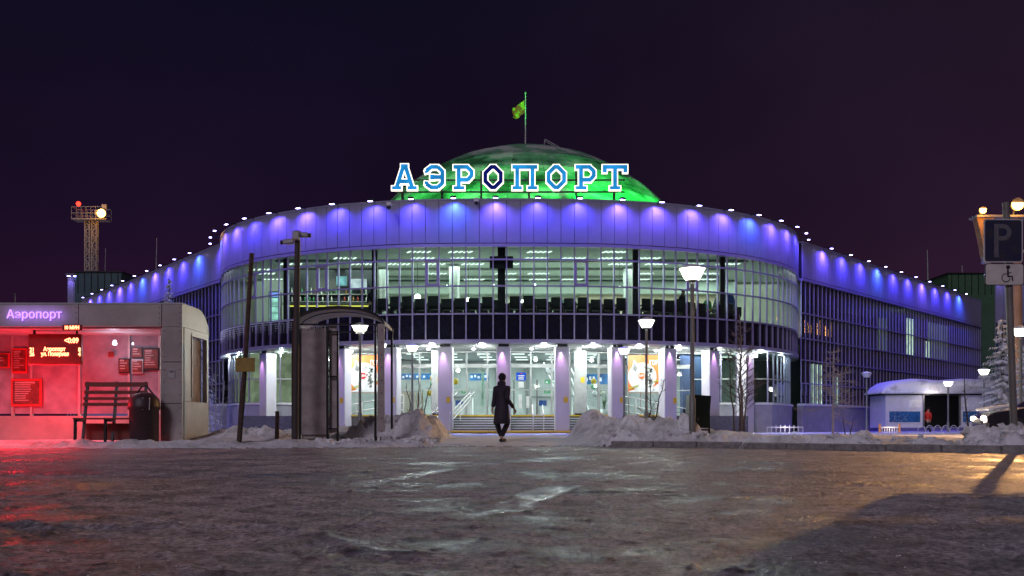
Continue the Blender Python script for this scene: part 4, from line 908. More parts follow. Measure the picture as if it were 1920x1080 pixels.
# ---------------------------------------------------------------- far blocks and masts
for sg, x0, x1, Y, ztop, lab in ((-1, 127, 163, 88, 13.8, 'pale block with two violet lamps at the far left end of the left wing'), (1, 1836, 1925, 88, 13.9, 'pale block with violet light beams beyond the far end of the right wing')):
    a, b = atx(x0, Y), atx(x1, Y); t = thing('end_block', lab, 'building', ((a + b) / 2, Y, 0)); n = 3 if sg < 0 else 6; w = (b - a) / n
    for k in range(n): MB().box((-(b - a) / 2 + (k + .5) * w, 0, (ztop + 9.6) / 2), (w - .03, .15, ztop - 9.6)).build('wall_panel', M_panel, t)
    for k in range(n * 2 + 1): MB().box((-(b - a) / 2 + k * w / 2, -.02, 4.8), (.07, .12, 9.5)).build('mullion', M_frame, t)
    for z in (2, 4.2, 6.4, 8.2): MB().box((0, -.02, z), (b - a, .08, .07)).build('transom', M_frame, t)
    MB().box((0, 2.2, ztop / 2), (b - a, 4, ztop - .2)).build('core', M_teal, t); MB().box((0, 1.8, ztop + .05), (b - a + .1, 4.2, .16)).build('coping', M_panel, t)
    for k in range(2 if sg < 0 else 3):
        x = -(b - a) / 2 + w * (k + .5 if sg < 0 else 1.9 * k + .5); f = MB().box((x, -.45, ztop - .05), (.3, .3, .1)).build('flood_lamp', M_dark, t); MB().box((x, -.45, ztop - .11), (.24, .22, .015)).build('flood_lens', E_led, f)
        lamp('flood_light', 'SPOT', (x, -.5, ztop - .2), 55, (.28, .18, 1), t, .05, (x, -.1, ztop - 2), 110, 1, world=False)
    o = thing('rooftop_plant_room', 'low dark teal rooftop building beside the %s end block' % ('left' if sg < 0 else 'right'), 'building', (atx(205 if sg < 0 else 1798, 90), 90, 0))
    ww = 85 * 90 / FPX; zt = at(0, 519 if sg < 0 else 522, 90).z
    MB().box((0, 0, zt / 2), (ww, 5, zt)).build('wall', M_teal if sg < 0 else mat('green_cladding', (.05, .12, .06), .6), o); MB().box((0, 0, zt + .06), (ww + .2, 5.2, .12)).build('roof_edge', M_dark, o)
    for k in range(7): MB().box((-ww / 2 + (k + .5) * ww / 7, -2.53, zt - .9), (.05, .04, 1.8)).build('seam', M_dark, o)

def lattice(t, x, y, z0, z1, w, m, n):
    for sx_ in (-1, 1):
        for sy_ in (-1, 1): MB().bar((x + sx_ * w / 2, y + sy_ * w / 2, z0), (x + sx_ * w / 2, y + sy_ * w / 2, z1), .09).build('corner_post', m, t, True)
    b = MB(); h = (z1 - z0) / n
    for k in range(n):
        for (ax, ay), (bx, by) in (((-1, -1), (1, -1)), ((1, -1), (1, 1)), ((1, 1), (-1, 1)), ((-1, 1), (-1, -1))):
            p = (x + ax * w / 2, y + ay * w / 2, z0 + k * h); q = (x + bx * w / 2, y + by * w / 2, z0 + (k + 1) * h)
            if k % 2: p = (p[0], p[1], p[2] + h); q = (q[0], q[1], q[2] - h)
            b.bar(p, q, .05).bar((x + ax * w / 2, y + ay * w / 2, z0 + k * h), (x + bx * w / 2, y + by * w / 2, z0 + k * h), .04)
    b.build('bracing', m, t, True)
Mmast = mat('mast_paint', (.42, .40, .36), .5)
YM = 95
t = thing('floodlight_mast', 'tall lattice mast with one bright orange floodlight and a red beacon, far left', 'mast', (atx(171, YM), YM, 0))
zt = at(0, 414, YM).z
for px in (165, 178): lattice(t, atx(px, YM), YM, 0, zt, .42, Mmast, 34)
xa, xb = atx(140, YM), atx(203, YM); z0 = zt
MB().box(((xa + xb) / 2, YM, z0 + .06), (xb - xa, 1.4, .12)).build('platform', Mmast, t, True)
rr = MB()
for z in (z0 + .6, z0 + 1.2):
    for dy in (-.7, .7): rr.bar((xa, YM + dy, z), (xb, YM + dy, z), .05)
    for x in (xa, xb): rr.bar((x, YM - .7, z), (x, YM + .7, z), .05)
for x in np.linspace(xa, xb, 8):
    for dy in (-.7, .7): rr.bar((x, YM + dy, z0), (x, YM + dy, z0 + 1.2), .04)
rr.build('guard_rail', Mmast, t, True)
p = at(190, 400, YM - 1.2)
MB().tube([(p.x, p.y + .25, p.z), (p.x, p.y, p.z)], [.25, .42], 16).build('floodlight_housing', M_grey, t, True)
MB().tube([(p.x, p.y - .05, p.z), (p.x, p.y - .02, p.z)], .40, 18, smooth=False).build('floodlight_lens', E_sod, t, True)
for px, py in ((196, 388), (183, 398)): q = at(px, py, YM - .9); MB().box(q, (.5, .3, .5), bev=.05).build('spare_floodlight', Mmast, t, True)
lamp('sodium_light', 'SPOT', (p.x, p.y - .3, p.z), 2500, (1.0, .45, .10), t, .4, (p.x + 8, 0, 0), 170, .6)
lamp('sodium_spill', 'POINT', (p.x, p.y - .9, p.z - .5), 150, (1.0, .42, .06), t, .2)
q = at(147, 382, YM); MB().tube([(q.x, q.y, z0 + 1.1), (q.x, q.y, q.z)], .04, 6).build('beacon_post', M_grey, t, True); MB().ball(q, .22, 10, 6).build('red_beacon', E_red, t, True)

# right: big mast carrying the sodium floodlights
YR = 50
t = thing('floodlight_mast', 'nearer mast with two blazing orange floodlights on a platform behind the parking sign', 'mast', (atx(1908, YR), YR, 0))
xm = atx(1908, YR); zt = at(0, 408, YR).z
MB().tube([(xm, YR, 0), (xm, YR, zt)], [.26, .18], 14).build('column', mat('mast_orange', (.55, .30, .16), .6), t, True)
xa, xb = atx(1824, YR), atx(1990, YR)
MB().box(((xa + xb) / 2, YR, zt), (xb - xa, .9, .10)).build('platform', Mmast, t, True)
MB().prism([(xa + .1, zt - .06), (xa + .95, zt - .06), (xa + .72, zt - 1.0), (xa + .62, zt - 2.0), (xa + .5, zt - 2.0), (xa + .30, zt - .9)], YR - .25, YR + .25).build('gusset_bracket', mat('gusset_orange', (.50, .28, .12), .7), t, True)  # tapered gusset bracket below the platform end
MB().box((xa + .62, YR, zt - 2.15), (.28, .3, .34), bev=.02).build('junction_box', M_lgrey, t, True)
MB().bar((xa + .62, YR, zt - 2.1), (xm, YR, zt - 3.4), .06).bar((xb - .4, YR, zt - .1), (xm, YR, zt - 2.0), .07).build('strut', Mmast, t, True)
for px, py, r, pw in ((1843, 394, .17, 700), (1908, 383, .30, 17000)):
    p = at(px, py, YR - .55); MB().tube([(p.x, p.y + .3, p.z + .1), (p.x, p.y, p.z)], [r * .6, r * 1.1], 16).build('floodlight_housing', M_grey, t, True)
    MB().tube([(p.x, p.y - .03, p.z), (p.x, p.y - .01, p.z)], r, 18, smooth=False).build('floodlight_lens', E_sod, t, True)
    MB().bar((p.x, YR, zt), (p.x, p.y + .2, p.z + .02), .07).build('lamp_arm', Mmast, t, True)
    lamp('sodium_light', 'SPOT', (p.x, p.y - .2, p.z), pw, (1.0, .50, .17), t, .12, (p.x * .15, 4, 0), 66, .45)
    lamp('sodium_spill', 'POINT', (p.x, p.y - .4, p.z - .35), 28, (1.0, .42, .06), t, .1)
# thin antennas on the roofs
for px, y0, y1, Y, lab in ((292, 505, 447, 80, 'long thin antenna standing behind the left wing roof'), (196, 520, 465, 92, 'short thick antenna on the left plant room roof'), (1741, 532, 468, 82, 'tall thin antenna leaning above the right wing'), (1806, 523, 498, 88, 'short dark antenna above the green plant room')):
    a, b = at(px, y0, Y), at(px + (2 if px < 500 else -2), y1, Y); tag(MB().tube([a - Vector((0, 0, 2)), b], [.06, .03], 6).build('antenna', M_lgrey), lab, 'antenna')

# ---------------------------------------------------------------- park lamps
def park_lamp(px, py, Y, lab, r=.27, lit=True, pw=442, base=None):
    p = at(px, py, Y); z0 = gz(p.x, Y) - .05; t = thing('park_lamp', lab, 'street lamp', (p.x, Y, z0), 0, 'bowl lamps around the square'); h = p.z - z0
    MB().tube([(0, 0, 0), (0, 0, h * .22), (0, 0, h * .23), (0, 0, h - r * .6)], [.075, .075, .05, .042], 10).build('post', mat('lamp_post_paint', (.22, .23, .21), .5, .2), t)
    MB().lathe([(.05, h - r * .75), (.10, h - r * .62), (r * .52, h - r * .60)], n=16).build('collar', M_dark, t)
    MB().lathe([(r * .50, h - r * .60), (r * .72, h - r * .3), (r * .92, h + r * .15), (r * 1.0, h + r * .34)], n=20).build('bowl', E_bowl if lit else mat('bowl_unlit', (.55, .55, .6), .4), t)
    MB().lathe([(r * 1.06, h + r * .33), (r * 1.04, h + r * .40), (r * .6, h + r * .62), (.02, h + r * .74)], n=20).build('cap', M_snow, t)
    if lit:
        MB().ball((0, 0, h - .02), r * .40, 10, 7).build('bulb', emis('bulb_white', (1, 1, .9), 40), t)
        lamp('lamp_light', 'POINT', (0, 0, h - r * .30), pw, (.90, 1.0, .86), t, r * .35, world=False)
    return t
park_lamp(1298, 512, 22.1, 'tallest and nearest bowl lamp, standing above the black litter bin', .275, pw=1530)
park_lamp(1212, 606, 35, 'bowl lamp just right of the orange poster and left of the tallest lamp', .28, pw=1700)
park_lamp(1170, 658, 44, 'bowl lamp standing before the column left of the orange poster', .26, pw=1190)
park_lamp(675, 616, 34, 'bowl lamp seen through the arched bus shelter', .27, pw=1020)
park_lamp(773, 653, 44, 'bowl lamp just right of the arched shelter, left of the steps', .27, pw=1190)
park_lamp(1625, 703, 57, 'unlit bowl lamp left of the snow roofed kiosk', .27, lit=False)
park_lamp(1778, 719, 56, 'small lit bowl lamp in front of the kiosk doorway', .26, pw=442)
park_lamp(1845, 697, 48, 'lit bowl lamp between the kiosk and the frosted spruce', .26, pw=510)
park_lamp(1914, 622, 33, 'lit bowl lamp at the right edge behind the sign pole', .27, pw=850)

# ---------------------------------------------------------------- bus pavilion at the left
PY = 21.5; PX1 = atx(342, PY); PX0 = PX1 - 5.2
gzp = .10
pav = thing('bus_pavilion', 'grey metal bus stop pavilion with rounded roof and violet letters at the left edge', 'bus stop', (PX1 - 2.6, PY + 1, gzp))
Mp = mat('pavilion_metal', (.44, .41, .38), .42, .1, .14, 1.5, .15, 5)
Mpi = mat('pavilion_lining', (.44, .43, .45), .5, 0, .12, 2)
zt = at(0, 568, PY).z; zb = at(0, 612, PY).z
seams = [PX0, atx(-40, PY), atx(147, PY), atx(303, PY), PX1]
def roofprof(x0, x1, name='roof_panel', hollow=True):
    pr = [(PY, zb), (PY, zt - .05), (PY + .05, zt), (PY + 1.25, zt), (PY + 1.6, zt - .12), (PY + 1.85, zt - .32), (PY + 1.95, zt - .55), (PY + 1.95, zb)]
    b = MB(); n = len(pr); vs = [(x0, y, z) for y, z in pr] + [(x1, y, z) for y, z in pr]
    b.add(vs, [tuple(range(n - 1, -1, -1)), tuple(range(n, 2 * n))] + [(i, (i + 1) % n, (i + 1) % n + n, i + n) for i in range(n)]); return b
for a, b in zip(seams, seams[1:]):
    if b > a: roofprof(a + .008, b - .008).build('roof_panel', Mp, pav, True)
roofprof(PX0 + .1, PX1 - .02).build('roof_core', M_black, pav, True) if False else None
xs = atx(303, PY)
MB().box(((xs + PX1) / 2, PY + .06, (gzp + zb) / 2), (PX1 - xs - .02, .10, zb - gzp - .01)).build('corner_panel', Mp, pav, True)
MB().box((xs - .01, PY + .9, (gzp + zb) / 2), (.06, 1.7, zb - gzp - .01)).build('inner_side_wall', Mp, pav, True)
MB().box((PX1 - .05, PY + .98, gzp + .45), (.10, 1.72, .9)).build('side_panel', Mp, pav, True)
MB().box((PX1 - .05, PY + .35, (gzp + .9 + zb) / 2), (.10, .45, zb - gzp - .92)).build('side_panel', Mp, pav, True)
MB().box((PX1 - .05, PY + 1.78, (gzp + .9 + zb) / 2), (.10, .12, zb - gzp - .92)).build('side_post', M_lgrey, pav, True)
MB().box((PX1 - .05, PY + 1.15, zb - .08), (.10, 1.14, .14)).build('side_panel', Mp, pav, True)
MB().box((PX1 - .14, PY + 1.14, (gzp + .9 + zb - .15) / 2), (.02, 1.13, zb - gzp - 1.07)).build('side_pane', G_shel, pav, True)
MB().box((PX1 - .01, PY + .62, (gzp + .9 + zb) / 2), (.05, .04, zb - gzp - 1.1)).build('pane_frame', M_lgrey, pav, True)
# back wall: frames, panes and boards
yb = PY + 1.75
MB().box(((PX0 + xs) / 2, yb, gzp + .30), (xs - PX0, .08, .6)).build('back_sill_wall', Mp, pav, True)
bx = [PX0, atx(-60, yb), atx(25, yb), atx(60, yb), atx(150, yb), atx(243, yb), atx(300, yb)]
for a, b in zip(bx, bx[1:]): MB().box(((a + b) / 2, yb, (gzp + .6 + zb) / 2 + .02), (b - a - .05, .02, zb - gzp - .66)).build('back_pane', glass('milky_pane', (.3, .3, .3), .5, .3, .85, (.34, .33, .38)) if 'milky_pane' not in MATS else MATS['milky_pane'], pav, True)
for x in bx[1:]: MB().box((x, yb - .02, (gzp + .6 + zb) / 2), (.05, .07, zb - gzp - .6)).build('back_post', M_lgrey, pav, True)
MB().box(((PX0 + xs) / 2, PY + .95, zb - .02), (xs - PX0 - .05, 1.7, .04)).build('ceiling_panel', Mpi, pav, True)
text_mesh('Аэропорт', .262, E_pink, 'lettering', pav, Vector(((atx(65, PY)), PY - .03, at(0, 597, PY).z)) - Vector(pav.location), .012, bold=.0, sx_=.97)
lamp('letter_glow', 'AREA', (atx(65, PY), PY - .25, at(0, 590, PY).z), 2.2, (.45, .22, 1), pav, aim=(atx(65, PY), PY, at(0, 590, PY).z), sx_=1.2, sy_=.15)
a = at(28, 568, PY + .8); tag(MB().tube([a, a + Vector((0, 0, .22))], .012, 6).build('antenna', M_grey), 'tiny antenna on the roof of the bus pavilion', 'antenna')
def board(px0, py0, px1, py1, Y, name, lab, m, frame=M_dark, cat='board'):
    a, b = at(px0, py0, Y), at(px1, py1, Y); c = (a + b) / 2; w, h = b.x - a.x, a.z - b.z; t = thing(name, lab, cat, (c.x, Y, c.z)); Rb = random.Random(int(px0 * 7 + py0)); pb = MB(); rows_ = max(2, int(h / .07))
    for i_ in range(rows_):
        ww_ = w * .72 * Rb.uniform(.45, 1); pb.box((-w * .36 + ww_ / 2, -.0125, h * .36 - i_ * h * .72 / rows_), (ww_, .002, .022 if i_ else .04))
    if w > .2: pb.build('printed_lines', mat('print_pale', (.42, .36, .34), .6), t)
    MB().box((0, .015, 0), (w, .03, h)).build('frame', frame, t); MB().box((0, -.005, 0), (w * .86, .012, h * .84)).build('sheet', m, t); return t
Mdr = mat('dark_red_print', (.20, .03, .02), .5, 0, .3, 9)
board(222, 672, 243, 700, yb - .08, 'notice_board', 'dark red notice board left of the pair in the pavilion', Mdr)
board(247, 674, 268, 700, yb - .08, 'notice_board', 'pale framed red notice in the middle of the pavilion boards', Mdr, M_lgrey)
board(268, 652, 298, 694, yb - .08, 'notice_board', 'larger red notice board near the pavilion corner', Mdr)
board(246, 652, 267, 671, yb - .08, 'notice_board', 'small brown red board above the pale framed notice', Mdr)
board(203, 659, 213, 669, yb - .08, 'small_red_sign', 'little square dark red sign below the pavilion ceiling lamp', Mdr, M_red, 'sign')
board(22, 653, 50, 700, yb - .08, 'timetable_board', 'dark red timetable board left of the electronic display', Mdr, M_red)
board(-30, 662, 18, 690, yb - .08, 'notice_board', 'wide dark red board at the very left edge', Mdr, M_red)
board(20, 710, 78, 762, yb - .08, 'notice_board', 'large dark red board low at the left of the bench', Mdr, M_red)
# electronic red display
YD = PY + .35
a, b = at(52, 626, YD), at(152, 684, YD); led = thing('electronic_display', 'glowing red electronic departure display hanging under the pavilion roof', 'display', ((a.x + b.x) / 2, YD, b.z)); w, h = b.x - a.x, a.z - b.z
MB().box((0, .06, h / 2), (w, .12, h), bev=.015).build('case', mat('display_red_case', (.25, .01, .008), .4), led)
for dx in (-.4, .4): MB().box((dx * w, .06, (h + (zb - b.z)) / 2), (.04, .04, zb - b.z - h)).build('hanger', M_dark, led)
def ledtext(s, px, py, size, dd=0, sx_=.85): text_mesh(s, size, E_board, 'lettering', led, Vector((atx(px, YD), YD - .006, at(0, py, YD).z)) - Vector(led.location), .003, bold=.004, sx_=sx_)
ledtext('Аэропорт', 102, 658, .12); ledtext('ул. Полярная', 103, 667, .12, sx_=.80); ledtext('21', 60, 659, .12); ledtext('26', 60, 667.5, .12); ledtext('8', 149, 659, .12); ledtext('4', 149, 667.5, .12)
ledtext('◄ 0:09' if False else '<0:09', 134, 643, .16); 
led2 = MB().box((0, 0, 0), (.42, .05, .13), bev=.01).build('upper_display', mat('display_red_case', (.25, .01, .008), .4), led); led2.location = Vector((atx(137, PY - .02), PY - .06, at(0, 615, PY).z)) - Vector(led.location)
text_mesh('10 МИН', .105, E_board, 'lettering', led2, (0, -.03, -.035), .003, bold=.003, sx_=.85)
for px, py, pw in ((100, 735, 70), (25, 735, 150)):  # added red fill below the display, for a passing vehicle's tail light wash
    p = at(px, py, YD - .15); lamp('red_traffic_fill', 'POINT', p, pw, (1.0, .015, .03), led, .12)
# ceiling lamp inside
for px in (215, 249): p = at(px, 646, PY + 1.0); t = thing('ceiling_lamp', 'small round ceiling lamp in the pavilion %s' % ('above the little red sign' if px == 215 else 'near the corner boards'), 'lamp', p); MB().lathe([(0, -.02), (.04, -.015), (.055, .02), (.03, .10)] if px == 215 else [(0, -.01), (.02, -.008), (.025, .01), (.015, .05)], n=14).build('bowl', emis('pav_lamp', (.9, .85, 1), 3), t); lamp('pavilion_light', 'POINT', (0, -.1, -.12), 9 if px == 215 else 4, (.85, .8, 1), t, .05, world=False)
# seams, rivets and grime strips of the pavilion
for z in (.95, 1.85): MB().box(((xs + PX1) / 2, PY + .005, z), (PX1 - xs - .04, .006, .012)).build('panel_seam', M_black, pav, True)
rv = MB()
for x in seams[1:]:
    for z in np.linspace(zb + .06, zt - .1, 4): rv.tube([(x - .05, PY - .012, z), (x - .05, PY + .004, z)], .010, 6, smooth=False)
for z in np.linspace(gzp + .2, zb - .1, 9):
    for x in (xs + .05, PX1 - .05): rv.tube([(x, PY - .002, z), (x, PY + .012, z)], .011, 6, smooth=False)
o = rv.build('rivets', M_dark, pav, True); o['kind'] = 'stuff'
MB().box((PX1 - 2.6, PY + .7, zt + .008), (5.1, 1.1, .03), bev=.01).build('roof_snow', M_snow, pav, True)
st_ = thing('sticker', 'small pale sticker on the pavilion corner panel', 'sticker', (atx(322, PY), PY - .004, 1.6)); MB().box((0, 0, 0), (.14, .004, .19)).build('paper', M_lgrey, st_); MB().box((0, -.003, .04), (.10, .002, .05)).build('print_mark', M_grey, st_)
# bench
BY = PY - .15; t = thing('bench', 'slatted wooden bench with high open backrest standing in the pavilion', 'bench', (atx(208, BY), BY, .12))
Mb = mat('bench_paint', (.22, .05, .035), .5, 0, .15, 8)
xa, xb = atx(150, BY) - t.location.x, atx(270, BY) - t.location.x
for py, h in ((720, .10), (735, .075), (747, .06), (758, .07)):
    z = at(0, py, BY).z - .12; MB().box(((xa + xb) / 2, .10 - (z - .7) * -.25, z), (xb - xa, .035, h), bev=.006).build('back_slat', Mb, t)
for k in range(4): MB().box(((xa + xb) / 2, .02 - k * .115, .50), (xb - xa, .095, .035), bev=.006).build('seat_slat', Mb, t)
for x in (xa + .05, (xa + xb) / 2, xb - .05):
    MB().bar((x, .02, .02), (x, .28, 1.3), .05, .06).build('back_frame', M_dark, t); MB().bar((x, -.36, .0), (x, -.34, .48), .05).build('leg', M_dark, t); MB().bar((x, -.38, .46), (x, .10, .46), .05).build('seat_frame', M_dark, t)
MB().box(((xa + xb) / 2, .05, .22), (xb - xa - .2, .04, .36)).build('lower_board', Mb, t)
# litter bin
p = at(270, 800, PY - .35); t = thing('litter_bin', 'dark domed litter bin with a carrying hoop at the right end of the bench', 'bin', (p.x, p.y, .08))
MB().lathe([(0, 0), (.28, 0), (.30, .04), (.30, .72), (.33, .74), (.33, .80)], n=20).build('bin_body', mat('bin_plum', (.06, .03, .035), .5), t)
MB().lathe([(.33, .80), (.31, .95), (.22, 1.05), (.08, 1.10), (0, 1.10)], n=20).build('dome_lid', mat('bin_plum', (.06, .03, .035), .5), t)
MB().tube([(-.18, 0, 1.03), (-.05, 0, 1.22), (.05, 0, 1.24), (.24, 0, 1.0)], .018, 8).build('hoop', M_dark, t)
for x in (.08, .22): MB().bar((x, -.30, .72), (x, -.28, .98), .015).build('rod', M_lgrey, t)

# ---------------------------------------------------------------- arched glass shelter
SH = 22.0; xl, xr = atx(549, SH), atx(720, SH); zt_ = at(0, 609, SH).z; zc = at(0, 575, SH).z; sh = thing('arched_shelter', 'small bus shelter with arched roof and frosted glass end beside the camera pole', 'bus shelter', ((xl + xr) / 2, SH, .1))
Msh = mat('shelter_metal', (.42, .38, .35), .5, .1, .15, 4); n = 18; dep = 1.6
def arc(k, dr=0): a = math.pi * (1 - k / n); return ((xl + xr) / 2 + math.cos(a) * ((xr - xl) / 2 + dr), zt_ + math.sin(a) * (zc - zt_ + dr))
for yy0, yy1, nm, m, dr in ((SH - .02, SH + .05, 'arch_edge', M_dark, .02), (SH + .52, SH + .58, 'arch_edge', M_dark, -.015), (SH + dep - .05, SH + dep + .02, 'arch_edge', M_dark, .02), (SH + .05, SH + .52, 'roof_sheet', Msh, 0), (SH + .58, SH + dep - .05, 'roof_sheet', Msh, 0)):
    b = MB()
    for k in range(n):
        (x0, z0), (x1, z1) = arc(k, dr), arc(k + 1, dr); (x2, z2), (x3, z3) = arc(k, dr - .05), arc(k + 1, dr - .05)
        b.add([(x0, yy0, z0), (x1, yy0, z1), (x3, yy0, z3), (x2, yy0, z2), (x0, yy1, z0), (x1, yy1, z1), (x3, yy1, z3), (x2, yy1, z2)], [(0, 1, 2, 3), (7, 6, 5, 4), (0, 4, 5, 1), (3, 2, 6, 7)])
    b.build(nm, m, sh, True)
g0 = .06
def vbar(px, Y, y0=608, w=.05, d=.05, m=M_dark, nm='post'): x = atx(px, Y); z = at(0, y0, Y).z; MB().box((x, Y, (z + g0) / 2), (w, d, z - g0)).build(nm, m, sh, True)
vbar(549, SH); vbar(562, SH, 612, .04); vbar(614, SH, 612, .05); vbar(633, SH + .15, 622, .05); vbar(704, SH, 608, .05)
x0, x1 = atx(708, SH), atx(721, SH)
MB().box(((x0 + x1) / 2, SH + .0, (zt_ + .14 + g0 + .12) / 2 + .02), (x1 - x0, .05, zt_ - g0 - .26), bev=.01).build('side_plate', Msh, sh, True)
for k in range(9): MB().tube([((x0 + x1) / 2 + .02, SH - .035, .35 + k * .28), ((x0 + x1) / 2 + .02, SH - .022, .35 + k * .28)], .014, 8, smooth=False).build('bolt', M_black, sh, True)
for px in (706, 714): MB().box((atx(px, SH), SH, .12), (.03, .04, .22)).build('foot', M_dark, sh, True)
for px in (549, 720): MB().box((atx(px, SH) + (.02 if px < 600 else -.02), SH + dep, 1.4), (.05, .05, zt_ * 2 - 2.75)).build('rear_post', M_dark, sh, True)
MB().box(((atx(562, SH) + atx(614, SH)) / 2, SH + .02, 1.45), (.60, .012, 2.35)).build('frosted_pane', G_shel, sh, True)
MB().box(((atx(549, SH) + atx(562, SH)) / 2, SH + .02, 1.45), (.14, .012, 2.35)).build('frosted_pane', G_shel, sh, True)
MB().box(((atx(616, SH + .1) + atx(632, SH + .1)) / 2, SH + .12, 1.5), (.17, .012, 2.4)).build('frosted_pane', G_shel, sh, True)
MB().box(((atx(563, SH) + atx(613, SH)) / 2, SH + .10, at(0, 672, SH).z), (.54, .08, .72), bev=.02).build('advert_case', mat('advert_dark', (.03, .028, .028), .4, 0, .3, 6), sh, True)
MB().box(((atx(563, SH) + atx(613, SH)) / 2, SH + .10, at(0, 775, SH).z), (.56, .05, 1.15), bev=.02).build('lower_panel', Msh, sh, True)
for py, a, b in ((608, 549, 704), (622, 614, 704), (804, 549, 633), (706, 549, 633)): MB().box(((atx(a, SH) + atx(b, SH)) / 2, SH + .04, at(0, py, SH).z), (atx(b, SH) - atx(a, SH), .03, .035)).build('cross_bar', M_dark, sh, True)
MB().tube([at(617, 645, SH - .1), at(619, 652, SH - .16), at(619, 690, SH - .16), at(617, 697, SH - .1)], .016, 8).build('grab_handle', M_dark, sh, True)
ic = MB(); R6 = random.Random(12)
for k in range(26): x = atx(560 + k * 2.0, SH); L = R6.uniform(.02, .13); ic.tube([(x, SH - .03, at(0, 611, SH).z), (x, SH - .03, at(0, 611, SH).z - L)], [.012, .002], 5, caps=False)
o = ic.build('icicles', M_snow, sh, True); o['kind'] = 'stuff'
MB().box((atx(600, SH), SH - .02, .12), (.5, .06, .1)).build('foot_plate', M_dark, sh, True)

# poles
YC = 21.2; x0 = atx(553, YC); t = thing('camera_pole', 'tall straight dark pole carrying two security cameras', 'pole', (x0, YC, 0)); zt = at(0, 433, YC).z
MB().tube([(x0, YC, 0), (atx(558, YC), YC, zt)], [.072, .060], 12).build('pole', mat('pole_dark', (.06, .055, .05), .6), t, True)
for px, py, d in ((541, 453, -1), (568, 440, 1)):
    p = at(px, py, YC); hd = MB().box((0, 0, 0), (.24, .10, .10), bev=.02).build('camera_housing', M_lgrey, t); hd.location = p - Vector(t.location); hd.rotation_euler = (0, .12 * d, 0)
    MB().tube([(d * .12, 0, 0), (d * .17, 0, 0)], .045, 12).build('camera_lens', M_black, hd)
    MB().bar((atx(557, YC), YC, p.z - .03), (p.x, YC, p.z - .05), .04).build('camera_arm', M_lgrey, t, True)
MB().box((atx(557, YC), YC - .1, zt - .12), (.14, .12, .18), bev=.015).build('junction_box', M_lgrey, t, True)
YL = 20.9; t = thing('leaning_pole', 'leaning wooden pole with a small yellow plate', 'pole', (atx(448, YL), YL, 0))
MB().tube([at(448, 832, YL), at(455, 740, YL), at(459, 690, YL), at(472, 475, YL)], [.055, .06, .05, .048], 10).build('wooden_post', M_wood, t, True)
MB().tube([at(450, 825, YL - .1), at(457, 730, YL - .1)], .04, 8).build('stub_post', M_wood, t, True)
p = at(460, 684, YL - .08); MB().box(p, (.40, .02, .29), bev=.004).build('yellow_plate', mat('dull_yellow', (.38, .26, .05), .6, 0, .15, 12), t, True)
for px in (447, 473): q = at(px, 684, YL - .094); MB().ball(q, .012, 6, 4).build('screw', M_grey, t, True)
p = at(519, 826, 22); tag(MB().tube([(p.x, 22, 0), (p.x + .01, 22, at(0, 771, 22).z)], [.05, .045], 10).build('short_post', M_wood), 'short dark wooden post left of the arched shelter', 'post')
# stray twigs in the snow right of the shelter
def twig(lab, px, py0, py1, Y, n, sp, m=M_bark, name='bare_sapling', seed=1, lean=0):
    R = random.Random(seed); b0 = at(px, py0, Y); top = at(px + lean, py1, Y); z0 = gz(b0.x, Y) - .05; t = thing(name, lab, 'tree', (b0.x, Y, z0)); H = top.z - z0
    tr = MB(); br = MB()
    for k in range(n):
        bx_ = (k - (n - 1) / 2) * .14 if n > 1 else 0; tx = (top.x - b0.x) + bx_ * 2.4; hh = H * (1 - .12 * abs(k - (n - 1) / 2)); pts = []; 
        for j in range(7): f = j / 6; pts.append((bx_ + (tx - bx_) * f ** 1.2 + R.uniform(-.03, .03) * (j > 0), R.uniform(-.05, .05), hh * f))
        rb = .012 + .012 * H / n ** .5 * .7; tr.tube(pts, [rb * (1 - .8 * j / 6) + .004 for j in range(7)], 6)
        def grow(p, d, L, r, lv):
            q = Vector(p) + d * L; mid = Vector(p) + d * L * .5 + Vector((R.uniform(-1, 1), R.uniform(-1, 1), R.uniform(-.3, .6))) * L * .10
            br.tube([p, mid, q], [r, r * .75, r * .4], 3, caps=False)
            if lv > 0:
                for _ in range(3 if lv > 1 else 2):
                    f = R.uniform(.35, .95); pp = Vector(p).lerp(q, f); dd = (d + Vector((R.uniform(-1, 1), R.uniform(-1, 1), R.uniform(-.3, .7))) * .75).normalized(); grow(pp, dd, L * R.uniform(.4, .65), r * .55, lv - 1)
        for j in range(int(sp[0] / n)):
            f = R.uniform(.22, .98); i = min(5, int(f * 6)); pp = Vector(pts[i]).lerp(Vector(pts[i + 1]), f * 6 - i); a = R.uniform(0, 6.28)
            d = Vector((math.cos(a), math.sin(a) * .8, R.uniform(*sp[2]))).normalized(); grow(pp, d, sp[1] * H * (1.15 - f) * R.uniform(.6, 1.1), rb * .35, sp[3])
    tr.build('trunk', m, t); c = br.build('crown', m, t); return t
twig('thin bare tree with upright twigs right of the black litter bin', 1387, 800, 640, 30, 3, (46, .22, (.4, 1.2), 2), seed=3, lean=-2)
twig('taller bare tree with fine side twigs before the last right column', 1392, 805, 590, 31, 1, (52, .26, (.3, 1.1), 2), mat('pale_bark', (.16, .13, .14), .85), seed=5, lean=-6)
twig('small bare shrub beside the orange poster', 1222, 800, 705, 27, 2, (20, .3, (.5, 1.3), 2), seed=8, lean=10)
twig('thin young shrub right of the arched shelter', 783, 800, 708, 27, 3, (12, .25, (.8, 1.5), 1), seed=9, lean=2)
twig('bare frosty bush left of the leaning pole behind the pavilion', 404, 790, 700, 34, 3, (42, .34, (.2, 1.0), 2), M_frost, seed=12)
twig('frosted weeping birch before the right wing', 1562, 815, 655, 33, 1, (60, .36, (-.5, .7), 3), mat('frosty_birch', (.36, .34, .38), .85), name='birch_tree', seed=14, lean=2)
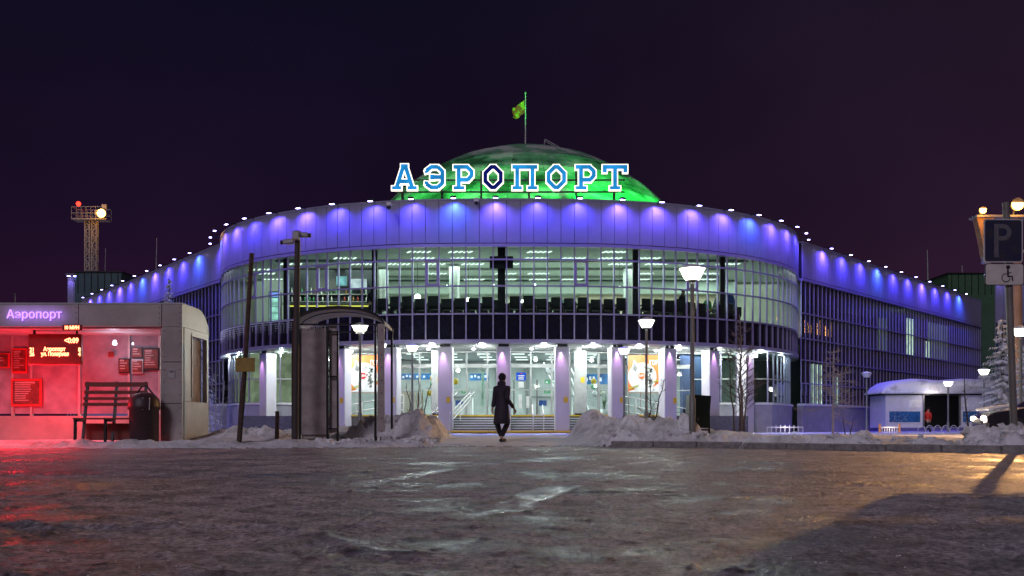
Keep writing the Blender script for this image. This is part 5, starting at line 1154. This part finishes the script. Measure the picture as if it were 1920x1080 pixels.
twig('slender bare sapling left of the kiosk doorway lamp', 1818, 826, 700, 24, 1, (6, .12, (.6, 1.2), 1), seed=16, lean=-12)
twig('tiny bare shoot beside the birch in the snow', 1590, 812, 780, 30, 2, (6, .3, (.5, 1.2), 1), seed=18)

# frosted spruces
def spruce(lab, px, pyt, Y, wr, seed, zb_=.1, big=1):
    R = random.Random(seed); top = at(px, pyt, Y); t = thing('spruce_tree', lab, 'tree', (top.x, Y, zb_)); H = top.z - zb_
    MB().tube([(0, 0, 0), (0, 0, H * .5), (0, 0, H)], [.14, .08, .012], 8).build('trunk', M_bark, t); nd = MB()
    levels = int(H * 7.0)
    for k in range(levels):
        f = k / levels; z = H * (.06 + .93 * f); L0 = wr * (1 - f) ** .82 + .06
        for j in range(int(9 - 4 * f)):
            a = R.uniform(0, 6.28); L = L0 * R.uniform(.55, 1.12); dr = -.28 - .25 * (1 - f); p = Vector((0, 0, z + R.uniform(-.08, .08))); d = Vector((math.cos(a), math.sin(a), dr)); m = max(3, int(L / .085)); side = Vector((-math.sin(a), math.cos(a), 0))
            for q in range(m):
                u = (q + .5) / m; c = p + d * L * u + Vector((0, 0, .16 * L * u * u)); w = .24 * L0 ** .4 * (1.1 - .65 * u) * R.uniform(.6, 1.3)
                for sg in (-1, 1):
                    e = side * sg * w + d * .07 + Vector((0, 0, -.06 + R.uniform(-.05, .05))); s2 = d * .035; nd.add([c - s2, c + s2, c + e + Vector((0, 0, R.uniform(-.02, .03)))], [(0, 1, 2)])
                nd.add([c + Vector((0, 0, .02)) - side * .035, c + Vector((0, 0, .02)) + side * .035, c + Vector((0, 0, -.09)) + d * .05], [(0, 1, 2)])
    nd.build('crown', M_needle, t); return t
spruce('tall frosted spruce behind the sign pole at the right', 1880, 592, 42, 1.55, 3)
spruce('second frosted spruce at the right edge behind the car', 1925, 640, 46, 1.5, 4)
spruce('frosted spruce top rising behind the bus pavilion roof', 317, 518, 50, 1.1, 6)
spruce('small frosted spruce top right of the pavilion roof', 373, 588, 42, .9, 7)

# ---------------------------------------------------------------- black tipping bin, sign, bollard
YB = 23.0; p = at(1306, 802, YB); t = thing('litter_bin', 'black rectangular tipping litter bin hung between two posts on the right snow bank', 'bin', (p.x, YB, p.z - .05), .12)
bd = MB().prism([(-.24, .06), (.24, .06), (.255, .80), (-.255, .80)], -.15, .12).build('bin_body', mat('bin_green_black', (.004, .012, .006), .35, .0), t); bd.rotation_euler = (0, .06, 0)
for dx in (-.30, .30): MB().bar((dx, 0, -.15), (dx, 0, .48), .035).build('bin_post', M_black, t)
MB().bar((-.32, 0, .0), (.32, 0, .0), .04).build('bin_rail', M_black, t); MB().box((-.02, -.157, .25), (.02, .01, .07)).build('scratch', M_grey, bd)
YS = 18.0; xs_ = atx(1903, YS); sg_ = thing('parking_sign', 'parking sign with a wheelchair plate on a grey pole at the right edge', 'road sign', (xs_, YS, 0))
MB().tube([(xs_, YS, 0), (atx(1886, YS), YS, at(0, 380, YS).z)], .062, 14).build('pole', mat('sign_pole_paint', (.20, .20, .18), .5, .2), sg_, True)
def rplate(x0, x1, z0, z1, y, d, r=.04):
    pts = []
    for cx, cz, a0 in ((x1 - r, z1 - r, 0), (x0 + r, z1 - r, 90), (x0 + r, z0 + r, 180), (x1 - r, z0 + r, 270)):
        for k in range(4): a = math.radians(a0 + 30 * k); pts.append((cx + r * math.cos(a), cz + r * math.sin(a)))
    return MB().prism(pts, y, y + d)
ys = YS - .10
xa = atx(1847, ys); z1, z0 = at(0, 494, ys).z, at(0, 535, ys).z; xb = xa + .70
pl = rplate(xa, xb, z0, z1, ys, .015).build('lower_plate', M_black, sg_, True); rplate(xa + .012, xb - .012, z0 + .012, z1 - .012, ys - .003, .003).build('white_field', mat('plate_white', (.62, .60, .56), .5, 0, .1, 5), sg_, True)
xa2, xb2 = xa - .02, xa + .68; z3 = z1 + .02; z4 = z3 + .78
rplate(xa2, xb2, z3, z4, ys, .015).build('upper_plate', mat('plate_rim', (.55, .55, .58), .4), sg_, True)
rplate(xa2 + .02, xb2 - .02, z3 + .02, z4 - .02, ys - .003, .003).build('blue_field', mat('parking_blue', (.006, .009, .055), .55, 0, .4, 7, col2=(.025, .025, .04)), sg_, True)
pm = mat('plate_grey_white', (.13, .13, .15), .5, 0, .15, 8); lx = xa2 + .22
pg = MB().box((lx, ys - .008, (z3 + z4) / 2), (.08, .006, .60)); cx, cz = lx + .12, z4 - .24
for k in range(9): a0, a1 = math.pi / 2 - math.pi * k / 9, math.pi / 2 - math.pi * (k + 1) / 9; o_, i_ = .15, .07; pg.prism([(cx + o_ * math.cos(a0), cz + o_ * math.sin(a0)), (cx + o_ * math.cos(a1), cz + o_ * math.sin(a1)), (cx + i_ * math.cos(a1), cz + i_ * math.sin(a1)), (cx + i_ * math.cos(a0), cz + i_ * math.sin(a0))], ys - .011, ys - .005)
pg.box((cx - .05, ys - .0085, cz + .11), (.12, .006, .08)).box((cx - .05, ys - .0085, cz - .11), (.12, .006, .08)).build('letter_p', pm, sg_, True)
wc = MB(); wx = at(1889, 0, ys).x; wz = (z0 + z1) / 2; S_ = .29 / 38
def W2(px, py): return (wx + (px - 1889) * .00964, wz + (514.5 - py) * .00964)
c0 = W2(1886, 521)
for k in range(14):
    a0, a1 = math.radians(75 + 20 * k), math.radians(75 + 20 * (k + 1)); r0, r1 = .080, .066
    wc.prism([(c0[0] + r0 * math.cos(a0), c0[1] + r0 * math.sin(a0)), (c0[0] + r0 * math.cos(a1), c0[1] + r0 * math.sin(a1)), (c0[0] + r1 * math.cos(a1), c0[1] + r1 * math.sin(a1)), (c0[0] + r1 * math.cos(a0), c0[1] + r1 * math.sin(a0))], ys - .009, ys - .004)
hd = W2(1890, 501); wc.tube([(hd[0], ys - .010, hd[1]), (hd[0], ys - .004, hd[1])], .036, 14, smooth=False)
for a, b, w in (((1889.5, 505), (1890, 519), .030), ((1890, 518.5), (1898, 518.5), .022), ((1897.5, 518), (1898.5, 527), .022), ((1890, 511.5), (1896, 511.5), .014)):
    a, b = W2(*a), W2(*b); wc.bar((a[0], ys - .0078, a[1]), (b[0], ys - .0078, b[1]), .004, w, up=(0, 0, 1) if abs(a[0] - b[0]) > .02 else (1, 0, 0))
wc.build('wheelchair_symbol', M_black, sg_, True)
for z in (z0 + .2, z3 + .3): MB().box((atx(1888, YS), YS - .04, z), (.2, .10, .05)).build('clamp', M_grey, sg_, True)
p = at(1847, 823, 19.5); tag(MB().tube([(p.x, 19.5, 0), (p.x, 19.5, at(0, 793, 19.5).z)], [.085, .08], 14).build('bollard', mat('bollard_concrete', (.30, .31, .27), .8, 0, .2, 10)), 'short grey bollard in the snow heap left of the sign pole', 'bollard')

# ---------------------------------------------------------------- kiosk
YK = 60.0; xa, xb = atx(1660, YK), atx(1858, YK); zg = at(0, 802, YK).z; t = thing('kiosk', 'small white kiosk with thick snow on its roof and a dark open doorway', 'kiosk', ((xa + xb) / 2, YK, zg)); Wd = xb - xa
ze = at(0, 741, YK).z - zg; zr = at(0, 713, YK).z - zg; dx0, dx1 = atx(1731, YK) - t.location.x, atx(1799, YK) - t.location.x; Mk = mat('kiosk_wall', (.62, .62, .70), .6, 0, .06)
MB().box((-Wd / 2 + (dx0 + Wd / 2) / 2, 0, ze / 2), (dx0 + Wd / 2, .1, ze)).build('front_wall', Mk, t); MB().box(((dx1 + Wd / 2) / 2, 0, ze / 2), (Wd / 2 - dx1, .1, ze)).build('front_wall', Mk, t)
MB().box((0, 2.6, ze / 2), (Wd, .1, ze)).build('rear_wall', M_black, t)
for x in (-Wd / 2 + .05, Wd / 2 - .05): MB().box((x, 1.3, ze / 2), (.1, 2.5, ze)).build('side_wall', Mk, t)
for x in (dx0, dx1): MB().box((x, -.06, ze / 2), (.08, .1, ze)).build('door_frame', M_grey, t)
MB().box((0, 1.3, ze + .04), (Wd + .5, 3.1, .09)).build('roof_slab', M_dark, t)
sn = MB(); hw = Wd / 2 + .30; prof = [(-hw, 0), (-hw, .10), (-hw + .25, .42), (-hw + .7, .70), (-hw + 1.4, .84)] + [(-hw + 1.4 + k * .6, .86 + .05 * math.sin(k * 1.3)) for k in range(1, 7)] + [(hw - .2, .85), (hw, .6), (hw, 0)]
prof = [(a, b * (zr - ze) / .88 + ze + .09) for a, b in prof]; N = len(prof); rings = [(-.30, .55), (-.24, .8), (.0, .97), (.6, 1), (2.4, 1), (2.8, .6)]; vs = []
for y, k in rings: vs += [(a, y, ze + .09 + (b - ze - .09) * k) for a, b in prof]
sn.add(vs, [(i * N + j, i * N + (j + 1) % N, (i + 1) * N + (j + 1) % N, (i + 1) * N + j) for i in range(len(rings) - 1) for j in range(N)] + [tuple(range(N - 1, -1, -1))], True).build('roof_snow', M_snow, t)
for a, b in ((1665, 1726), (1803, 1856)):
    x0, x1 = atx(a, YK) - t.location.x, atx(b, YK) - t.location.x; z0, z1 = at(0, 793, YK).z - zg, at(0, 770, YK).z - zg
    w = MB().box(((x0 + x1) / 2, -.06, (z0 + z1) / 2), (x1 - x0, .05, z1 - z0)).build('window_frame', M_white, t); MB().box(((x0 + x1) / 2, -.09, (z0 + z1) / 2), (x1 - x0 - .1, .02, z1 - z0 - .09)).build('blue_pane', M_ocean, w)
    fl_ = MB(); R7 = random.Random(a)
    for k in range(46): xx = R7.uniform(x0 + .1, x0 + (x1 - x0) * .6); zz = R7.uniform(z0 + .06, z1 - .06); fl_.box((xx, -.103, zz), (.03, .004, R7.uniform(.02, .07)))
    fl_.build('white_speckle', M_lgrey, w)
MB().box((atx(1715, YK) - t.location.x, -.06, at(0, 757, YK).z - zg), (.72, .02, .45)).build('notice', M_white, t); MB().box((atx(1808, YK) - t.location.x, -.06, at(0, 760, YK).z - zg), (.5, .02, .2)).build('notice', M_white, t)
# low hoop fence before the kiosk and small barriers
fe = thing('hoop_fence', 'low white hoop fence half buried in snow before the kiosk', 'fence', (atx(1780, 52), 52, .15))
for k in range(20):
    x = atx(1728, 52) + k * .42; MB().tube([(x + .2 * math.cos(a), 52, .18 + .34 * math.sin(a)) for a in np.linspace(0, math.pi, 8)], .018, 5).build('hoop', M_white, fe, True)
MB().bar((atx(1728, 52), 52, .42), (atx(1728, 52) + 8.4, 52, .42), .03).build('fence_rail', M_lgrey, fe, True)
for px, w, lab in ((1472, 1.8, 'low white striped barrier before the right ground floor glazing'), (1668, 1.0, 'small lit barrier between orange posts left of the kiosk')):
    Yb = 50; b = thing('low_barrier', lab, 'barrier', (atx(px, Yb), Yb, .15)); n = 9
    for k in range(n): x = (k / (n - 1) - .5) * w; MB().bar((x, 0, -.1), (x, 0, .30 + (.10 * math.cos(x / w * 3) if px < 1500 else 0)), .03).build('bar', M_white, b)
    MB().box((0, 0, .27), (w, .04, .05)).build('rail', M_white, b)
    if px > 1500:
        for s_ in (-1, 1): MB().box((s_ * w / 2, 0, .2), (.09, .09, .5), bev=.01).build('end_post', mat('post_orange', (.7, .3, .1), .5), b)
    lamp('barrier_light', 'POINT', (0, -.3, .25), 9 if px > 1500 else 6, (1, .75, .55) if px > 1500 else (1, .9, .9), b, .06, world=False)

# ---------------------------------------------------------------- car at the right edge
YA = 30.0; p = at(1828, 812, YA); car = thing('parked_car', 'dark saloon car with lit headlights and snow on its bonnet at the right edge', 'car', (p.x + .1, YA, gz(p.x + 1, YA) - .02), math.radians(-12))
Mc = mat('car_paint_dark', (.02, .018, .03), .25, .2, .1, coat=.6); prof = [(0, .30), (.02, .62), (.18, .80), (.95, .93), (1.15, .98), (1.75, 1.40), (2.1, 1.47), (3.0, 1.46), (3.5, 1.22), (4.1, .98), (4.4, .9), (4.45, .35), (4.2, .24), (.3, .22)]
prof = [(a, b * .92) for a, b in prof]
def loft(prof, half, inset):
    m = MB(); N = len(prof); secs = [(-half, .93), (-half + .08, 1), (0, 1.01), (half - .08, 1), (half, .93)]; vs = []
    for y, k in secs:
        for a, b in prof: vs.append((2.2 + (a - 2.2) * (.985 if abs(y) == half else 1), y * (1 - inset * max(0, (b - .9))), b * (k if b > .9 else 1)))
    fs = [(i * N + j, (i + 1) * N + j, (i + 1) * N + (j + 1) % N, i * N + (j + 1) % N) for i in range(4) for j in range(N)] + [tuple(range(N)), tuple(4 * N + j for j in range(N - 1, -1, -1))]
    return m.add(vs, fs)
loft(prof, .86, .35).build('body', Mc, car)
side = -.885
gl_ = mat('car_glass', (.02, .03, .04), .08)
MB().prism([(1.32, .92), (1.78, 1.25), (2.25, 1.29), (2.25, .92)], -.875 + .03, -.868 + .03).build('side_window', gl_, car); MB().prism([(2.33, .92), (2.33, 1.29), (2.95, 1.28), (3.4, 1.08), (3.5, .92)], -.845, -.838).build('side_window', gl_, car)
MB().add([(1.13, -.68, .905), (1.13, .68, .905), (1.70, .60, 1.27), (1.70, -.60, 1.27)], [(0, 1, 2, 3)]).build('windscreen', gl_, car)
sb_ = MB().box((.58, 0, .83), (.75, 1.45, .08), bev=.03); sb_.build('bonnet_snow', M_snow, car).rotation_euler = (0, -.14, 0)
MB().box((2.5, 0, 1.37), (1.1, 1.15, .07), bev=.03).build('roof_snow', M_snow, car)
wl = MB().tube([(0, -.1, 0), (0, .1, 0)], .30, 20, smooth=False).mesh('tyre', M_black); rm = MB().tube([(0, -.115, 0), (0, -.1, 0)], .19, 16, smooth=False).mesh('rim', M_lgrey)
for x in (.85, 3.5):
    for y in (-.78, .78): w_ = inst('wheel', wl, car, (x, y, .30)); inst('rim', rm, w_, (0, 0, 0))
for y in (-.62, .62): MB().box((.0, y, .58), (.10, .30, .14), bev=.03).build('headlight', emis('headlight_glow', (1, .85, .7), 9), car); lamp('headlight_beam', 'POINT', (-.25, y, .56), 5, (1, .8, .65), car, .08, world=False)
MB().box((.0, -.62, .40), (.06, .2, .06)).build('indicator', emis('indicator_orange', (1, .35, .05), 3), car)
MB().box((1.35, -.95, .93), (.12, .16, .10), bev=.02).build('wing_mirror', Mc, car); MB().box((.0, 0, .50), (.06, .8, .12)).build('grille', M_black, car)
# ---------------------------------------------------------------- people
def skin_body(chains, name, m, parent, sub=2):
    """chains: list of [(x, y, z, radius), ...]; the first point of a later chain may repeat a point of an earlier one"""
    vs, es, rs, idx = [], [], [], {}
    for ch in chains:
        last = None
        for x, y, z, r in ch:
            k = (round(x, 4), round(y, 4), round(z, 4))
            if k not in idx: idx[k] = len(vs); vs.append((x, y, z)); rs.append(r)
            if last is not None and last != idx[k]: es.append((last, idx[k]))
            last = idx[k]
    me = bpy.data.meshes.new(name); me.from_pydata(vs, es, []); o = bpy.data.objects.new(name, me); COL.objects.link(o)
    md = o.modifiers.new('skin', 'SKIN'); md.use_smooth_shade = True; ly = me.skin_vertices[0].data
    for i, r in enumerate(rs):
        ly[i].radius = (r[0], r[1]) if isinstance(r, tuple) else (r, r); ly[i].use_root = i == 0
    s2 = o.modifiers.new('sub', 'SUBSURF'); s2.levels = sub; s2.render_levels = sub
    bpy.context.view_layer.update(); dg = bpy.context.evaluated_depsgraph_get(); nm = bpy.data.meshes.new_from_object(o.evaluated_get(dg)); bpy.data.objects.remove(o)
    nm.name = name; nm.materials.clear(); nm.materials.append(m); q = bpy.data.objects.new(name, nm); COL.objects.link(q); q.parent = parent; return q
M_skin = mat('skin', (.45, .27, .20), .55, 0, .06)
def person(lab, loc, rz, coat, legs, hat, sc=1.0, long_coat=True):
    t = thing('person', lab, 'person', loc, rz); t.scale = (sc, sc, sc)
    pel = (0, 0, .95, (.13, .10)); ch = [[pel, (0, 0, 1.10, (.125, .095)), (0, .0, 1.28, (.155, .105)), (0, .0, 1.42, (.13, .09)), (0, -.01, 1.50, .055), (0, -.02, 1.55, .055), (0, -.025, 1.64, (.075, .092)), (0, -.02, 1.71, (.068, .085)), (0, -.01, 1.755, .04)],
          [(0, -.02, 1.55, .055), (0, -.095, 1.565, .030)]]
    step = ((-1, .20), (1, -.17))
    for s_, st in step:
        ch.append([pel, (s_ * .095, 0, .88, .088), (s_ * .10, -st * .6 - .02, .50, .058), (s_ * .10, st * .3 + .01, .28, .054), (s_ * .10, st + .02 * 0, .09, .038), (s_ * .105, st - .02, .045, .038), (s_ * .115, st - .15, .035, .032)])
    hands = []
    for s_, st in step:
        sh = (s_ * .185, 0, 1.40, .062); el = (s_ * .235, st * .4 + .05, 1.12, .046); wr = (s_ * .235, -st * .8 - .05, .90, .030); pa = (s_ * .235, -st * 1.0 - .075, .835, (.022, .038))
        ch.append([(0, .0, 1.42, (.13, .09)), sh, el, wr, pa, (s_ * .234, -st * 1.1 - .09, .80, (.018, .036))])
        hands.append((s_, Vector((s_ * .234, -st * 1.1 - .09, .80))))
    skin_body(ch, 'body', M_skin, t)
    for s_, c in hands:
        f = MB()
        for k, (dy, L) in enumerate(((-.030, .070), (-.010, .080), (.010, .074), (.028, .058))):
            a = c + Vector((0, dy, .0)); b = a + Vector((-s_ * .006, dy * .15, -L * .5)); d = b + Vector((-s_ * .022, 0, -L * .42)); f.tube([a, b, d], [.0095, .009, .007], 6)
        a = c + Vector((0, -.034, .045)); f.tube([a, a + Vector((-s_ * .01, -.022, -.028)), a + Vector((-s_ * .018, -.026, -.055))], [.011, .010, .008], 6)
        f.build('fingers', M_skin, t)
    # coat: follows the torso and arms a little outside them
    cc = [[(0, 0, .95, (.165, .13)), (0, 0, 1.10, (.16, .125)), (0, 0, 1.28, (.18, .13)), (0, 0, 1.42, (.15, .11)), (0, 0, 1.49, .075)]]
    for s_, st in step: cc.append([(0, 0, 1.42, (.15, .11)), (s_ * .185, 0, 1.405, .082), (s_ * .235, st * .4 + .05, 1.12, .066), (s_ * .235, -st * .8 - .05, .90, .052)])
    skin_body(cc, 'coat', coat, t)
    if long_coat:
        k = MB(); prof = []
        secs = [(1.12, .17, .13), (.95, .185, .15), (.80, .20, .175), (.62, .215, .20), (.47, .225, .215), (.47, .20, .19), (.7, .17, .15)]; vs = []; n = 20
        for z, a, b in secs:
            for j in range(n): th = 2 * math.pi * j / n; w = 1 + .05 * math.sin(th * 5) * (1.1 - z); vs.append((a * w * math.cos(th), b * w * math.sin(th), z))
        k.add(vs, [(i * n + j, i * n + (j + 1) % n, (i + 1) * n + (j + 1) % n, (i + 1) * n + j) for i in range(len(secs) - 1) for j in range(n)], True).build('coat_skirt', coat, t)
    tr = []
    for s_, st in step: tr.append([(s_ * .09, 0, .90, .105), (s_ * .10, -st * .6 - .02, .50, .078), (s_ * .10, st * .3 + .01, .28, .072), (s_ * .10, st, .13, .062)])
    for c_ in tr: skin_body([c_], 'trouser_leg', legs, t, 1)
    for s_, st in step: MB().box((s_ * .108, st - .06, .045), (.10, .29, .09), bev=.035).build('boot', M_black, t)
    MB().ball((0, -.015, 1.70), .112, 14, 10, (.88, 1.0, 1.02)).build('hood' if hat is coat else 'hat', hat, t) if True else None
    MB().ball((0, .015, 1.52), .12, 12, 8, (1.0, .85, .8)).build('collar', coat, t)
    for s_ in (-1, 1): MB().ball((s_ * .032, -.108, 1.655), .011, 8, 6).build('eye', M_black, t)
    MB().prism([(-.012, 1.60), (.012, 1.60), (.006, 1.655), (-.006, 1.655)], -.138, -.10).build('nose', M_skin, t); MB().box((0, -.113, 1.578), (.045, .008, .010)).build('mouth', mat('lips', (.3, .1, .09), .5), t)
    return t
M_coat = mat('dark_plum_coat', (.030, .022, .042), .75, 0, .25, 9, .6, 14); M_tr = mat('dark_trousers', (.012, .012, .018), .8)
xp = atx(941, 24.3)
person('person in a long dark coat and hat walking toward the entrance steps', (xp, 24.3, gz(xp, 24.3)), math.radians(150), M_coat, M_tr, mat('dark_hat', (.016, .012, .02), .9), .93)
p, n = DR.at(10.1, 2.0)
person('person in dark clothes standing among the black seats behind the upper right windows', (p.x, p.y, 5.72), math.radians(40), mat('black_jacket', (.02, .02, .028), .8), M_tr, mat('black_hair', (.012, .01, .01), .8), .93, False)
p, n = DR.at(-7.6, 2.2)
person('person in dark clothes seated height at the bar behind the upper left windows'.replace('seated height ', 'standing '), (p.x, p.y, 5.72), math.radians(200), MATS['black_jacket'], M_tr, MATS['black_hair'], .93, False)
px_ = atx(1753, 59.6)
person('person in a bright red jacket standing in the dark kiosk doorway', (px_, 60.6, gz(px_, 60) - .12), math.radians(12), mat('red_jacket', (.62, .03, .02), .6, 0, .1, 5), M_tr, MATS['black_hair'], .90, False)
lamp('doorway_light', 'POINT', (px_ - .2, 59.2, 2.3), 22, (1, .9, .85), bld, .1)
